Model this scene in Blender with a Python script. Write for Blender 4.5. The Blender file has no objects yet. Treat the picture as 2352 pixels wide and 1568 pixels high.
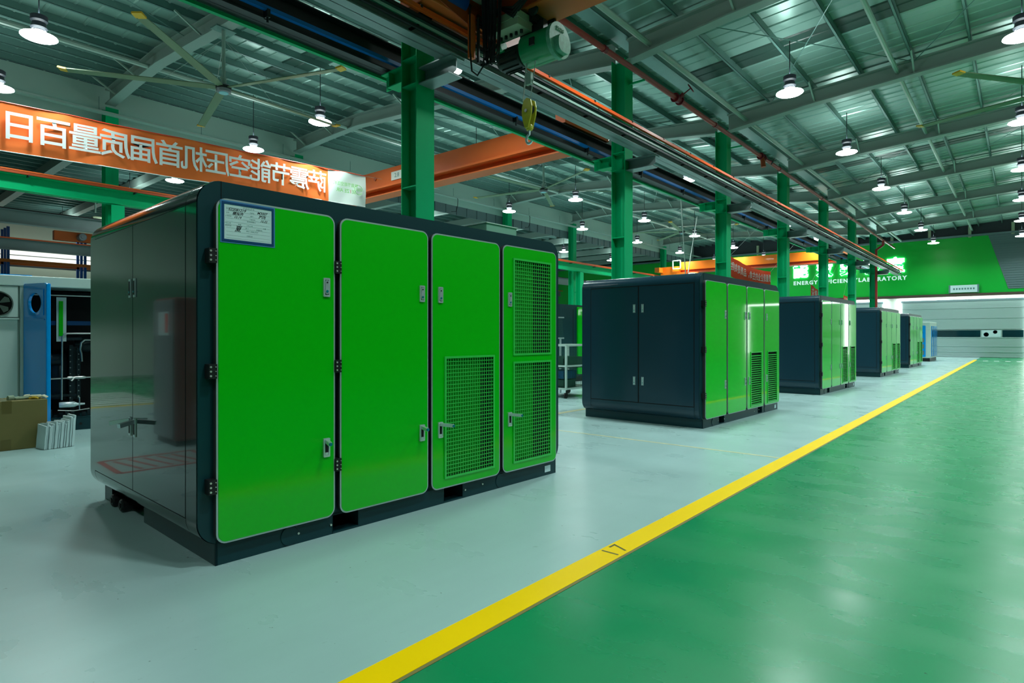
import bpy, math, random
from mathutils import Vector, Matrix
from mathutils.geometry import tessellate_polygon
random.seed(7)
sc = bpy.context.scene
COL = sc.collection
PI = math.pi

# ------------------------------------------------------------------ camera, world, exposure
AIM = math.atan2(1171, 1385)             # the camera looks this far to the right of the +Y side of the building axis X
cam_d = bpy.data.cameras.new('camera')
cam = bpy.data.objects.new('camera', cam_d)
COL.objects.link(cam)
cam_d.sensor_width = 36.0
cam_d.lens = 1385 / 2352 * 36
cam_d.shift_y = -14 / 2352
cam_d.clip_end = 200
cam.location = (0, 0, 1.25)
cam.rotation_euler = (PI / 2, 0, math.atan2(math.sin(AIM), math.cos(AIM)) - PI / 2)
sc.camera = cam

world = bpy.data.worlds.new('world')
sc.world = world
world.use_nodes = True
world.node_tree.nodes['Background'].inputs[0].default_value = (0.02, 0.03, 0.05, 1)
world.node_tree.nodes['Background'].inputs[1].default_value = 0.3
sc.view_settings.view_transform = 'Standard'
sc.view_settings.look = 'None'
sc.view_settings.gamma = 1
sc.view_settings.use_curve_mapping = False
sc.view_settings.exposure = 0.0
LAMP_DOWN = 96.0      # watts of each hanging lamp, downwards
LAMP_UP = 5.0        # watts of the uplight added over each heat sink to brighten the roof
LAMP_COL = (0.82, 1.0, 0.97)
sc.cycles.max_bounces = 6
sc.cycles.diffuse_bounces = 4
sc.cycles.glossy_bounces = 3
sc.cycles.transmission_bounces = 4
sc.cycles.sample_clamp_indirect = 4
sc.cycles.caustics_reflective = False
sc.cycles.caustics_refractive = False
sc.cycles.use_denoising = True
try:
    sc.cycles.denoiser = 'OPENIMAGEDENOISE'
except Exception:
    pass

# ------------------------------------------------------------------ materials
def mat(name, col, rough=0.5, metal=0.0, coat=0.0, coat_r=0.05, noise=0.0, nscale=6.0, bump=0.0, bscale=40.0,
        spec=0.35, emit=None, estr=0.0, stretch=None, alpha=1.0, trans=0.0, rnoise=0.0):
    m = bpy.data.materials.new(name)
    m.use_nodes = True
    nt = m.node_tree
    b = nt.nodes['Principled BSDF']
    b.inputs['Base Color'].default_value = (*col, 1)
    b.inputs['Roughness'].default_value = rough
    b.inputs['Metallic'].default_value = metal
    b.inputs['Coat Weight'].default_value = coat
    b.inputs['Coat Roughness'].default_value = coat_r
    b.inputs['Specular IOR Level'].default_value = spec
    if alpha < 1:
        b.inputs['Alpha'].default_value = alpha
    if trans:
        b.inputs['Transmission Weight'].default_value = trans
    if emit:
        b.inputs['Emission Color'].default_value = (*emit, 1)
        b.inputs['Emission Strength'].default_value = estr
    if noise or bump or rnoise:
        tc = nt.nodes.new('ShaderNodeTexCoord')
        mp = nt.nodes.new('ShaderNodeMapping')
        nt.links.new(tc.outputs['Object'], mp.inputs['Vector'])
        if stretch:
            mp.inputs['Scale'].default_value = stretch
    if noise or rnoise:
        n = nt.nodes.new('ShaderNodeTexNoise')
        n.inputs['Scale'].default_value = nscale
        n.inputs['Detail'].default_value = 5
        nt.links.new(mp.outputs['Vector'], n.inputs['Vector'])
    if noise:
        r = nt.nodes.new('ShaderNodeMapRange')
        r.inputs['To Min'].default_value = 1 - noise
        r.inputs['To Max'].default_value = 1 + noise
        nt.links.new(n.outputs['Fac'], r.inputs['Value'])
        mx = nt.nodes.new('ShaderNodeMix')
        mx.data_type = 'RGBA'
        mx.blend_type = 'MULTIPLY'
        mx.inputs['Factor'].default_value = 1
        mx.inputs[6].default_value = (*col, 1)
        nt.links.new(r.outputs['Result'], mx.inputs[7])
        nt.links.new(mx.outputs[2], b.inputs['Base Color'])
    if rnoise:
        r2 = nt.nodes.new('ShaderNodeMapRange')
        r2.inputs['To Min'].default_value = max(0, rough - rnoise)
        r2.inputs['To Max'].default_value = rough + rnoise
        nt.links.new(n.outputs['Fac'], r2.inputs['Value'])
        nt.links.new(r2.outputs['Result'], b.inputs['Roughness'])
    if bump:
        n2 = nt.nodes.new('ShaderNodeTexNoise')
        n2.inputs['Scale'].default_value = bscale
        nt.links.new(mp.outputs['Vector'], n2.inputs['Vector'])
        bp = nt.nodes.new('ShaderNodeBump')
        bp.inputs['Strength'].default_value = bump
        bp.inputs['Distance'].default_value = 0.01
        nt.links.new(n2.outputs['Fac'], bp.inputs['Height'])
        nt.links.new(bp.outputs['Normal'], b.inputs['Normal'])
    return m

def floor_mat(name, col, rough, streak):
    """painted concrete: cloudy tone, faint roller streaks, small dark scuffs and specks"""
    m = bpy.data.materials.new(name)
    m.use_nodes = True
    nt = m.node_tree
    N, L = nt.nodes, nt.links
    b = N['Principled BSDF']
    tc = N.new('ShaderNodeTexCoord')
    def noise(scale, detail, stretch=(1, 1, 1), rot=0.0, dist=0.0):
        mp = N.new('ShaderNodeMapping')
        mp.inputs['Scale'].default_value = stretch
        mp.inputs['Rotation'].default_value = (0, 0, rot)
        L.new(tc.outputs['Object'], mp.inputs['Vector'])
        n = N.new('ShaderNodeTexNoise')
        n.inputs['Scale'].default_value = scale
        n.inputs['Detail'].default_value = detail
        n.inputs['Distortion'].default_value = dist
        L.new(mp.outputs['Vector'], n.inputs['Vector'])
        return n.outputs['Fac']
    def ramp(src, a, c, lo, hi):
        r = N.new('ShaderNodeMapRange')
        r.inputs['From Min'].default_value = a
        r.inputs['From Max'].default_value = c
        r.inputs['To Min'].default_value = lo
        r.inputs['To Max'].default_value = hi
        L.new(src, r.inputs['Value'])
        return r.outputs['Result']
    def mul(x, y):
        q = N.new('ShaderNodeMath')
        q.operation = 'MULTIPLY'
        L.new(x, q.inputs[0])
        L.new(y, q.inputs[1])
        return q.outputs[0]
    cloud = ramp(noise(0.9, 6), 0.3, 0.7, 0.95, 1.04)
    st = ramp(noise(3.0, 4, (0.35, 3.0, 1), 0.0), 0.3, 0.7, 1 - streak, 1 + streak)
    scuff = ramp(noise(15, 9, (1, 2.0, 1), 0.6, 0.6), 0.68, 0.80, 1.0, 0.78)
    speck = ramp(noise(28, 2), 0.74, 0.78, 1.0, 0.45)
    f = mul(mul(cloud, st), mul(scuff, speck))
    mx = N.new('ShaderNodeMix')
    mx.data_type = 'RGBA'
    mx.blend_type = 'MULTIPLY'
    mx.inputs['Factor'].default_value = 1
    mx.inputs[6].default_value = (*col, 1)
    L.new(f, mx.inputs[7])
    L.new(mx.outputs[2], b.inputs['Base Color'])
    L.new(ramp(noise(1.4, 5, (2, 1, 1), 0.5), 0.3, 0.7, rough - 0.05, rough + 0.07), b.inputs['Roughness'])
    bp = N.new('ShaderNodeBump')
    bp.inputs['Strength'].default_value = 0.03
    bp.inputs['Distance'].default_value = 0.003
    L.new(noise(60, 3), bp.inputs['Height'])
    L.new(bp.outputs['Normal'], b.inputs['Normal'])
    b.inputs['Specular IOR Level'].default_value = 0.45
    return m

M = {}
M['floor_grey'] = floor_mat('grey_floor_paint', (0.36, 0.53, 0.52), 0.30, 0.015)
M['floor_green'] = floor_mat('green_floor_paint', (0.0, 0.25, 0.088), 0.27, 0.012)
M['yellow'] = mat('yellow_paint', (1.0, 0.65, 0.0), 0.42, spec=0.15, noise=0.06, nscale=3)
M['yellow_edge'] = mat('yellow_dirty_edge', (0.22, 0.19, 0.06), 0.5)
M['faded_yellow'] = mat('faded_yellow_paint', (0.62, 0.60, 0.36), 0.4, noise=0.3, nscale=9)
M['white_paint'] = mat('white_paint', (0.8, 0.85, 0.83), 0.4)
M['door_green'] = mat('green_door_paint', (0.0, 0.45, 0.002), 0.36, coat=0.8, coat_r=0.13, spec=0.15, bump=0.015, bscale=240)
M['door_green_b'] = mat('glossy_green_door_paint', (0.0, 0.54, 0.006), 0.3, coat=0.65, coat_r=0.04, spec=0.1, bump=0.05, bscale=2.2)
M['trim_silver'] = mat('silver_door_edge', (0.45, 0.56, 0.56), 0.35, 0.5)
M['teal_dark'] = mat('dark_teal_paint', (0.004, 0.036, 0.044), 0.36, spec=0.25, coat=0.15, coat_r=0.25, bump=0.02, bscale=200)
M['side_gloss'] = mat('glossy_dark_side_paint', (0.010, 0.022, 0.024), 0.10, coat=0.6, coat_r=0.03, spec=0.35)
M['side_blue'] = mat('dark_blue_side_paint', (0.009, 0.038, 0.060), 0.25, spec=0.3, coat=0.35, coat_r=0.10, noise=0.05, nscale=2)
M['gap'] = mat('dark_gap', (0.004, 0.005, 0.006), 0.8)  # near black for joints, and for shade painted into recesses and openings
M['black'] = mat('black_plastic', (0.008, 0.009, 0.010), 0.45)
M['dark_edge'] = mat('dark_door_edge', (0.035, 0.036, 0.036), 0.4)
M['chrome'] = mat('chrome', (0.62, 0.74, 0.76), 0.25, 0.55, spec=0.6)
M['screw'] = mat('steel_screw', (0.62, 0.68, 0.62), 0.3, 0.6)
M['key_blue'] = mat('teal_lock_button', (0.0, 0.16, 0.2), 0.3)
M['steel'] = mat('brushed_steel', (0.55, 0.58, 0.57), 0.28, 1.0, noise=0.1, nscale=12)
M['mesh_green'] = mat('green_wire_paint', (0.03, 0.50, 0.07), 0.35, coat=0.3)
M['back_green'] = mat('green_inner_baffle', (0.0, 0.26, 0.004), 0.6)
M['card_white'] = mat('white_card', (0.55, 0.70, 0.72), 0.35, noise=0.03)
M['card_blue'] = mat('navy_card_frame', (0.004, 0.05, 0.15), 0.35)
M['card_rim'] = mat('light_blue_card_rim', (0.05, 0.20, 0.42), 0.4)
M['ink'] = mat('black_ink', (0.006, 0.010, 0.014), 0.5)
M['ink_grey'] = mat('grey_print', (0.10, 0.20, 0.20), 0.5)
M['col_green'] = mat('green_column_paint', (0.0, 0.38, 0.145), 0.5, spec=0.1, coat=0.0, noise=0.08, nscale=1.2, bump=0.05, bscale=30)
M['roof'] = mat('roof_sheet', (0.21, 0.35, 0.305), 0.30, 0.35, noise=0.10, nscale=1.2, stretch=(1, 0.15, 1), bump=0.25, bscale=1.5)
M['roof_dark'] = mat('dark_skylight_sheet', (0.015, 0.045, 0.035), 0.35)
M['purlin'] = mat('galvanised_purlin', (0.11, 0.22, 0.20), 0.4, 0.3, noise=0.1)
M['rafter'] = mat('grey_rafter_paint', (0.21, 0.29, 0.26), 0.5)
M['panel'] = mat('pale_wall_panel', (0.30, 0.47, 0.41), 0.55, noise=0.05, nscale=0.5)
M['wall_white'] = mat('off_white_wall', (0.50, 0.58, 0.50), 0.6, noise=0.04)
M['bright_wall'] = mat('bright_pale_wall', (0.72, 0.82, 0.76), 0.6)
M['wall_dark'] = mat('dark_gable_sheet', (0.02, 0.03, 0.035), 0.6)
M['wall_green'] = mat('bright_green_gable', (0.0, 0.40, 0.035), 0.35, noise=0.04, nscale=0.6)
M['wall_grey'] = mat('grey_corrugated_panel', (0.11, 0.17, 0.18), 0.5)
M['beam_grey'] = mat('grey_beam_paint', (0.19, 0.24, 0.24), 0.38, 0.2, noise=0.1, nscale=2, stretch=(0.2, 2, 2))
M['beam_black'] = mat('black_beam_paint', (0.012, 0.014, 0.016), 0.5)
M['orange_rail'] = mat('orange_conductor_rail', (0.85, 0.10, 0.012), 0.35)
M['blue_rail'] = mat('blue_conductor_rail', (0.0, 0.14, 0.48), 0.35)
M['orange'] = mat('orange_crane_paint', (0.60, 0.11, 0.022), 0.5, noise=0.08, nscale=1.5, spec=0.2)
M['orange_dark'] = mat('dark_backlit_orange_paint', (0.38, 0.055, 0.012), 0.45, noise=0.12, nscale=2)  # darker orange; on the near crane beam it holds the backlit shade
M['orange_bright'] = mat('bright_orange_crane_paint', (0.85, 0.18, 0.01), 0.35, coat=0.2)
M['pipe_red'] = mat('dark_red_pipe_paint', (0.30, 0.03, 0.025), 0.4, noise=0.15, nscale=3)
M['valve_red'] = mat('crimson_valve_paint', (0.17, 0.01, 0.02), 0.4)
M['hoist_green'] = mat('green_hoist_paint', (0.0, 0.23, 0.08), 0.32, coat=0.4, noise=0.15)
M['hoist_light'] = mat('worn_green_casting', (0.09, 0.30, 0.20), 0.5, noise=0.4, nscale=25)
M['box_olive'] = mat('pale_olive_box', (0.27, 0.33, 0.22), 0.5, noise=0.1)
M['hook_yellow'] = mat('yellow_hook_block', (0.50, 0.44, 0.03), 0.4, noise=0.25, nscale=14)
M['motor'] = mat('dark_motor', (0.012, 0.02, 0.018), 0.5)
M['cable'] = mat('black_cable', (0.006, 0.007, 0.008), 0.5)
M['banner'] = mat('orange_banner_cloth', (0.98, 0.20, 0.045), 0.6, spec=0.1, noise=0.08, nscale=1.2, bump=0.5, bscale=2.2, stretch=(0.6, 1, 2.5))
M['banner_red'] = mat('red_banner_cloth', (0.95, 0.07, 0.02), 0.6, spec=0.1)
M['banner_white'] = mat('white_banner_cloth', (0.85, 0.92, 0.86), 0.6, bump=0.2, bscale=2)
M['letter_white'] = mat('white_letter_print', (0.9, 0.92, 0.9), 0.6)
M['logo_green'] = mat('light_green_print', (0.20, 0.62, 0.10), 0.5)
M['logo_red'] = mat('red_print', (0.75, 0.05, 0.02), 0.5)
M['lamp_body'] = mat('black_lamp_heatsink', (0.012, 0.016, 0.022), 0.45)
M['lamp_glow'] = mat('lamp_diffuser', (0.9, 0.9, 0.9), 0.4, emit=(0.88, 1.0, 0.98), estr=30)
M['lamp_neck'] = mat('lamp_neck_glow', (0.9, 0.9, 0.9), 0.4, emit=(0.88, 1.0, 0.98), estr=2.5)
M['lamp_shade'] = mat('lamp_back_shell', (0.08, 0.10, 0.11), 0.4)
M['lintel_brown'] = mat('brown_lintel', (0.07, 0.045, 0.035), 0.6)
M['led'] = mat('led_strip', (0.9, 0.9, 0.9), 0.4, emit=(0.92, 1.0, 0.97), estr=9)
M['sign_glow'] = mat('lit_sign_letter', (0.9, 0.95, 1), 0.4, emit=(0.75, 0.93, 1.0), estr=14)
M['sign_dim'] = mat('pale_sign_letter', (0.75, 0.9, 0.85), 0.4, emit=(0.6, 0.85, 0.8), estr=0.35)
M['shutter'] = mat('grey_shutter_panel', (0.36, 0.47, 0.46), 0.38, 0.2)
M['glass_dark'] = mat('dark_shutter_window', (0.004, 0.03, 0.04), 0.1, noise=0.5, nscale=1.5)
M['window_lit'] = mat('daylight_window_strip', (0.8, 0.8, 0.8), 0.5, emit=(0.93, 0.95, 0.82), estr=1.1)
M['white_enamel'] = mat('white_enamel', (0.62, 0.78, 0.72), 0.28, coat=0.4)
M['grey_enamel'] = mat('pale_grey_enamel', (0.42, 0.56, 0.53), 0.3, coat=0.3)
M['blue_enamel'] = mat('bright_blue_enamel', (0.0, 0.27, 0.75), 0.16, coat=1.0, coat_r=0.03)
M['cardboard'] = mat('brown_cardboard', (0.20, 0.165, 0.055), 0.75, noise=0.05, nscale=20)
M['tape'] = mat('brown_tape', (0.15, 0.12, 0.035), 0.3)
M['foam'] = mat('white_foam_sheet', (0.60, 0.72, 0.73), 0.7, noise=0.08)
M['glove_grey'] = mat('grey_green_glove', (0.22, 0.29, 0.20), 0.85, noise=0.25, nscale=40)
M['glove_white'] = mat('cream_glove', (0.55, 0.56, 0.40), 0.85)
M['glove_yellow'] = mat('yellow_glove_palm', (0.65, 0.42, 0.03), 0.6)
M['clear'] = mat('clear_plastic', (0.55, 0.72, 0.55), 0.12, alpha=0.45)
M['tray_green'] = mat('pale_green_plastic', (0.28, 0.55, 0.42), 0.15, coat=0.6, alpha=0.8)
M['blue_steel'] = mat('blue_rack_paint', (0.0, 0.05, 0.22), 0.35)
M['rack_orange'] = mat('orange_rack_paint', (0.50, 0.10, 0.01), 0.4)
M['red_cabinet'] = mat('dark_red_cabinet_paint', (0.22, 0.06, 0.055), 0.4)
M['grey_cabinet'] = mat('grey_cabinet_paint', (0.17, 0.20, 0.21), 0.4)
M['engine'] = mat('dark_casting', (0.010, 0.022, 0.026), 0.32, 0.2, noise=0.2)
M['fan_blade'] = mat('grey_green_fan_blade', (0.13, 0.19, 0.11), 0.45)
M['fan_yellow'] = mat('amber_fan_tip', (0.70, 0.38, 0.02), 0.45)
M['fan_hub'] = mat('grey_fan_hub', (0.20, 0.22, 0.24), 0.4, 0.4)
M['fan_disc'] = mat('pale_blue_disc', (0.25, 0.55, 0.62), 0.4)
M['strap'] = mat('grey_steel_strap', (0.45, 0.50, 0.48), 0.4, 0.3)
M['pale_tube'] = mat('pale_tube_paint', (0.27, 0.38, 0.33), 0.4)
M['frame_white'] = mat('white_cart_frame', (0.48, 0.62, 0.56), 0.4)
M['basket'] = mat('dark_basket_wire', (0.02, 0.09, 0.06), 0.5)
M['crate_blue'] = mat('blue_crate', (0.0, 0.10, 0.28), 0.45)
M['plate'] = mat('white_number_plate', (0.6, 0.6, 0.55), 0.5)
M['red_mark'] = mat('red_floor_paint', (0.45, 0.06, 0.05), 0.5)

# ------------------------------------------------------------------ mesh helpers
class MB:
    def __init__(s):
        s.v, s.f, s.m = [], [], []
    def add(s, vs, fs, mi=0):
        k = len(s.v)
        s.v += [tuple(p) for p in vs]
        for q in fs:
            s.f.append(tuple(k + i for i in q))
            s.m.append(mi)
        return s
    def box(s, x0, x1, y0, y1, z0, z1, mi=0):
        x0, x1 = min(x0, x1), max(x0, x1)
        y0, y1 = min(y0, y1), max(y0, y1)
        z0, z1 = min(z0, z1), max(z0, z1)
        vs = [(x0, y0, z0), (x1, y0, z0), (x1, y1, z0), (x0, y1, z0), (x0, y0, z1), (x1, y0, z1), (x1, y1, z1), (x0, y1, z1)]
        return s.add(vs, [(0, 3, 2, 1), (4, 5, 6, 7), (0, 1, 5, 4), (1, 2, 6, 5), (2, 3, 7, 6), (3, 0, 4, 7)], mi)
    def beam(s, a, b, w, h, mi=0, up=(0, 0, 1)):
        """a bar of width w and height h from a to b"""
        a, b = Vector(a), Vector(b)
        d = (b - a).normalized()
        u = Vector(up)
        sd = d.cross(u)
        if sd.length < 1e-6:
            sd = d.cross(Vector((1, 0, 0)))
        sd.normalize()
        u = sd.cross(d).normalized()
        vs = []
        for p in (a, b):
            for i, j in ((-1, -1), (1, -1), (1, 1), (-1, 1)):
                vs.append(p + sd * (w / 2 * i) + u * (h / 2 * j))
        return s.add(vs, [(0, 1, 2, 3), (7, 6, 5, 4), (0, 4, 5, 1), (1, 5, 6, 2), (2, 6, 7, 3), (3, 7, 4, 0)], mi)
    def tube(s, pts, r, n=8, mi=0, closed=False):
        pts = [Vector(p) for p in pts]
        rr = r if isinstance(r, (list, tuple)) else [r] * len(pts)
        vs, fs = [], []
        prev = None
        for i, p in enumerate(pts):
            if closed:
                d = pts[(i + 1) % len(pts)] - pts[i - 1]
            elif i == 0:
                d = pts[1] - p
            elif i == len(pts) - 1:
                d = p - pts[i - 1]
            else:
                d = (pts[i + 1] - p).normalized() + (p - pts[i - 1]).normalized()
            d.normalize()
            if prev is None:
                a = d.cross(Vector((0, 0, 1)))
                if a.length < 1e-4:
                    a = d.cross(Vector((0, 1, 0)))
            else:
                a = prev - d * prev.dot(d)
                if a.length < 1e-6:
                    a = d.cross(Vector((0, 0, 1)))
            a.normalize()
            prev = a
            b = d.cross(a)
            for k in range(n):
                t = 2 * PI * k / n
                vs.append(p + (a * math.cos(t) + b * math.sin(t)) * rr[i])
        m = len(pts)
        for i in range(m if closed else m - 1):
            for k in range(n):
                i2 = (i + 1) % m
                fs.append((i * n + k, i * n + (k + 1) % n, i2 * n + (k + 1) % n, i2 * n + k))
        if not closed:
            fs.append(tuple(reversed(range(n))))
            fs.append(tuple((m - 1) * n + k for k in range(n)))
        return s.add(vs, fs, mi)
    def lathe(s, prof, n=24, c=(0, 0, 0), axis='z', mi=0):
        vs, fs = [], []
        for r, h in prof:
            for k in range(n):
                t = 2 * PI * k / n
                x, y = r * math.cos(t), r * math.sin(t)
                p = {'z': (x, y, h), 'y': (x, h, y), 'x': (h, x, y)}[axis]
                vs.append((p[0] + c[0], p[1] + c[1], p[2] + c[2]))
        m = len(prof)
        for i in range(m - 1):
            for k in range(n):
                fs.append((i * n + k, i * n + (k + 1) % n, (i + 1) * n + (k + 1) % n, (i + 1) * n + k))
        fs.append(tuple(reversed(range(n))))
        fs.append(tuple((m - 1) * n + k for k in range(n)))
        return s.add(vs, fs, mi)
    def plate(s, outer, holes, y0, y1, mi=0, fn=None):
        """outline in (x, z), optional holes, between the depths y0 (front) and y1 (back)"""
        fn = fn or (lambda x, y, z: (x, y, z))
        loops = [outer] + list(holes)
        flat = [p for lp in loops for p in lp]
        tri = tessellate_polygon([[Vector((x, z, 0)) for x, z in lp] for lp in loops])
        n = len(flat)
        vs = [fn(x, y0, z) for x, z in flat] + [fn(x, y1, z) for x, z in flat]
        fs = []
        for t in tri:
            fs.append(tuple(t))
            fs.append(tuple(i + n for i in reversed(t)))
        k = 0
        for lp in loops:
            m = len(lp)
            for i in range(m):
                a, b = k + i, k + (i + 1) % m
                fs.append((a, b, b + n, a + n))
            k += m
        return s.add(vs, fs, mi)
    def build(s, name, mats, parent=None, loc=None, rz=0.0, smooth=False, bevel=0.0, kind=None, label=None):
        me = bpy.data.meshes.new(name)
        me.from_pydata(s.v, [], s.f)
        if not isinstance(mats, (list, tuple)):
            mats = [mats]
        for q in mats:
            me.materials.append(M[q] if isinstance(q, str) else q)
        if len(mats) > 1:
            me.polygons.foreach_set('material_index', s.m)
        import bmesh
        bm = bmesh.new()
        bm.from_mesh(me)
        bmesh.ops.recalc_face_normals(bm, faces=bm.faces)
        bm.to_mesh(me)
        bm.free()
        if smooth:
            me.polygons.foreach_set('use_smooth', [True] * len(me.polygons))
            me.set_sharp_from_angle(angle=math.radians(38))
        o = bpy.data.objects.new(name, me)
        COL.objects.link(o)
        if parent is not None:
            o.parent = parent
        if loc is not None:
            o.location = loc
        o.rotation_euler.z = rz
        if bevel:
            bv = o.modifiers.new('bevel', 'BEVEL')
            bv.width = bevel
            bv.segments = 2
            bv.limit_method = 'ANGLE'
        if kind:
            o['kind'] = kind
        if label:
            o['label'] = label
        return o

def rrect(x0, x1, z0, z1, r, n=6):
    out = []
    for cx, cz, a0 in ((x1 - r, z0 + r, -90), (x1 - r, z1 - r, 0), (x0 + r, z1 - r, 90), (x0 + r, z0 + r, 180)):
        for k in range(n + 1):
            t = math.radians(a0 + 90 * k / n)
            out.append((cx + r * math.cos(t), cz + r * math.sin(t)))
    return out
def rect(x0, x1, z0, z1):
    return [(x0, z0), (x1, z0), (x1, z1), (x0, z1)]
def circle(cx, cz, r, n=20):
    return [(cx + r * math.cos(2 * PI * k / n), cz + r * math.sin(2 * PI * k / n)) for k in range(n)]

def tag(o, label, cat, group=None, kind=None):
    o['label'] = label
    o['category'] = cat
    if group:
        o['group'] = group
    if kind:
        o['kind'] = kind
    return o
def thing(name, label, cat, loc=(0, 0, 0), rz=0.0, group=None):
    o = bpy.data.objects.new(name, None)
    COL.objects.link(o)
    o.location = loc
    o.rotation_euler.z = rz
    o.empty_display_size = 0.2
    return tag(o, label, cat, group)
def struct(o):
    o['kind'] = 'structure'
    return o
def empty(name, kind=None):
    o = bpy.data.objects.new(name, None)
    COL.objects.link(o)
    if kind:
        o['kind'] = kind
    return o
def link_copy(o, parent):
    c = o.copy()
    COL.objects.link(c)
    c.parent = parent
    return c
def copy_tree(o, parent=None):
    c = link_copy(o, parent)
    for ch in list(o.children):
        copy_tree(ch, c)
    return c

def text_mesh(body, size, name, m, parent=None, matrix=None, align='CENTER', extrude=0.0, bold=0.0, space=1.0, shear=0.0):
    cu = bpy.data.curves.new(name, 'FONT')
    cu.body = body
    cu.size = size
    cu.align_x = align
    cu.align_y = 'CENTER'
    cu.extrude = extrude
    cu.offset = bold
    cu.space_character = space
    cu.shear = shear
    cu.resolution_u = 3
    t = bpy.data.objects.new('tmp', cu)
    COL.objects.link(t)
    dg = bpy.context.evaluated_depsgraph_get()
    me = bpy.data.meshes.new_from_object(t.evaluated_get(dg))
    bpy.data.objects.remove(t)
    bpy.data.curves.remove(cu)
    me.name = name
    me.materials.clear()
    me.materials.append(M[m])
    if matrix is not None:
        me.transform(matrix)
    o = bpy.data.objects.new(name, me)
    COL.objects.link(o)
    if parent is not None:
        o.parent = parent
    return o
def face_mx(origin, right, up):
    """matrix that lays text (x right, y up) at origin along the given axes"""
    r, u = Vector(right).normalized(), Vector(up).normalized()
    n = r.cross(u)
    m = Matrix(((r.x, u.x, n.x, origin[0]), (r.y, u.y, n.y, origin[1]), (r.z, u.z, n.z, origin[2]), (0, 0, 0, 1)))
    return m
ORD = ['first', 'second', 'third', 'fourth', 'fifth', 'sixth', 'seventh', 'eighth', 'ninth', 'tenth', 'eleventh', 'twelfth']

# building grid: one unit of the frame grid is S metres
S = 0.775
def B(x, y, z):
    return (x * S, y * S, 1.25 + (z - 1.25) * S)
def BZ(z):
    return 1.25 + (z - 1.25) * S
BAY = 7.0
X0 = 6.93            # first column of the middle row in view
XW = 56.0            # far gable
FRAMES = [X0 + BAY * k for k in range(-2, 7)]
def zraf(y):         # underside of the rafters
    if y <= 8:
        return 8.42 + (8 - y) * 0.066
    if y <= 19.5:
        return 8.42 + (y - 8) * 0.075
    return 8.42 + 11.5 * 0.075 - (y - 19.5) * 0.012
RH, PH = 0.46, 0.20

# ------------------------------------------------------------------ floor
fl = MB().box(-9, XW * S, 1.80, 38, -0.2, 0).build('floor', 'floor_grey')
struct(fl)
fa = MB().box(-9, XW * S, -12, 1.80, -0.2, 0).build('aisle_floor', 'floor_green')
struct(fa)
ln = MB().box(-4, 38.9, 1.731, 1.877, 0.0005, 0.003).build('yellow_floor_line', 'yellow')
tag(ln, 'long yellow painted line between the grey floor and the green aisle', 'line')
MB().box(-4, 38.9, 1.712, 1.7305, 0.0005, 0.002).build('dirty_edge', 'yellow_edge', ln)
text_mesh('17', 0.16, 'number', 'tape', ln, face_mx((3.06, 1.80, 0.0036), (1, 0, 0), (0, 1, 0)) @ Matrix.Scale(1, 4), space=1.3)
tag(MB().box(6.44, 6.475, 1.88, 6.0, 0.0005, 0.002).build('bay_line', 'faded_yellow'),
    'thin faded yellow line crossing the grey floor just before the second machine', 'line')
tag(MB().box(7.2, 11.0, 5.62, 5.72, 0.0005, 0.002).build('bay_line', 'faded_yellow'),
    'faded yellow line on the floor behind the second machine', 'line')
for k in range(4):
    y = 1.25 - k * 0.42
    tag(MB().box(37.1, 37.7, y, y + 0.2, 0.0005, 0.003).build('crossing_dash', 'white_paint'),
        'small white dash on the far aisle floor, %s from the yellow line' % ORD[k], 'marking', 'white crossing dashes before the roller door')
# the cross aisle beyond the front left corner, seen mirrored in the dark side of the first machine
struct(MB().box(-8.9, 1.85, 12.4, 21.4, 0.0005, 0.002).build('cross_aisle_floor', 'floor_green'))
tag(MB().box(-8.9, 1.85, 12.25, 12.39, 0.0005, 0.003).build('yellow_floor_line', 'yellow'),
    'yellow edge line of the cross aisle mirrored in the dark side panel', 'line')
for k in range(8):
    tag(MB().box(-1.2, 1.4, 12.55 + k * 0.36, 12.73 + k * 0.36, 0.0025, 0.004).build('crossing_stripe', 'white_paint'),
        'white zebra stripe, %s from the yellow edge, seen only in reflection' % ORD[k], 'marking', 'zebra stripes of the cross aisle')
rm = MB()
cx_, cy_ = .60, 6.62
for k in range(5):
    rm.beam((cx_ - .30 + k * .13, cy_ - .28, .0015), (cx_ - .20 + k * .13, cy_ + .28, .0015), .035, .002)
for a, b in (((-.42, -.36), (.42, -.36)), ((.42, -.36), (.42, .36)), ((.42, .36), (-.42, .36)), ((-.42, .36), (-.42, -.36))):
    rm.beam((cx_ + a[0], cy_ + a[1], .0015), (cx_ + b[0], cy_ + b[1], .0015), .05, .002)
tag(rm.build('hatched_floor_marking', 'red_mark'), 'red hatched square painted on the grey floor left of the first machine', 'marking')

# ------------------------------------------------------------------ outer walls
def wall(name, m, *b):
    return struct(MB().box(*b).build(name, m))
HW = BZ(12)
wall('wall_left', 'wall_white', -9, XW * S, 38, 38.2, 0, HW)
wall('wall_right', 'wall_dark', -9, XW * S, -12.2, -12, 0, HW)
wall('wall_back', 'panel', -9.2, -9, -12.2, 38.2, 0, HW)
wall('wall_front', 'wall_dark', XW * S + 0.12, XW * S + 0.3, -12.2, 38.2, 0, HW)
wall('wall_partition', 'bright_wall', -8.9, 2.7, 21.5, 21.65, 0, BZ(8))

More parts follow.
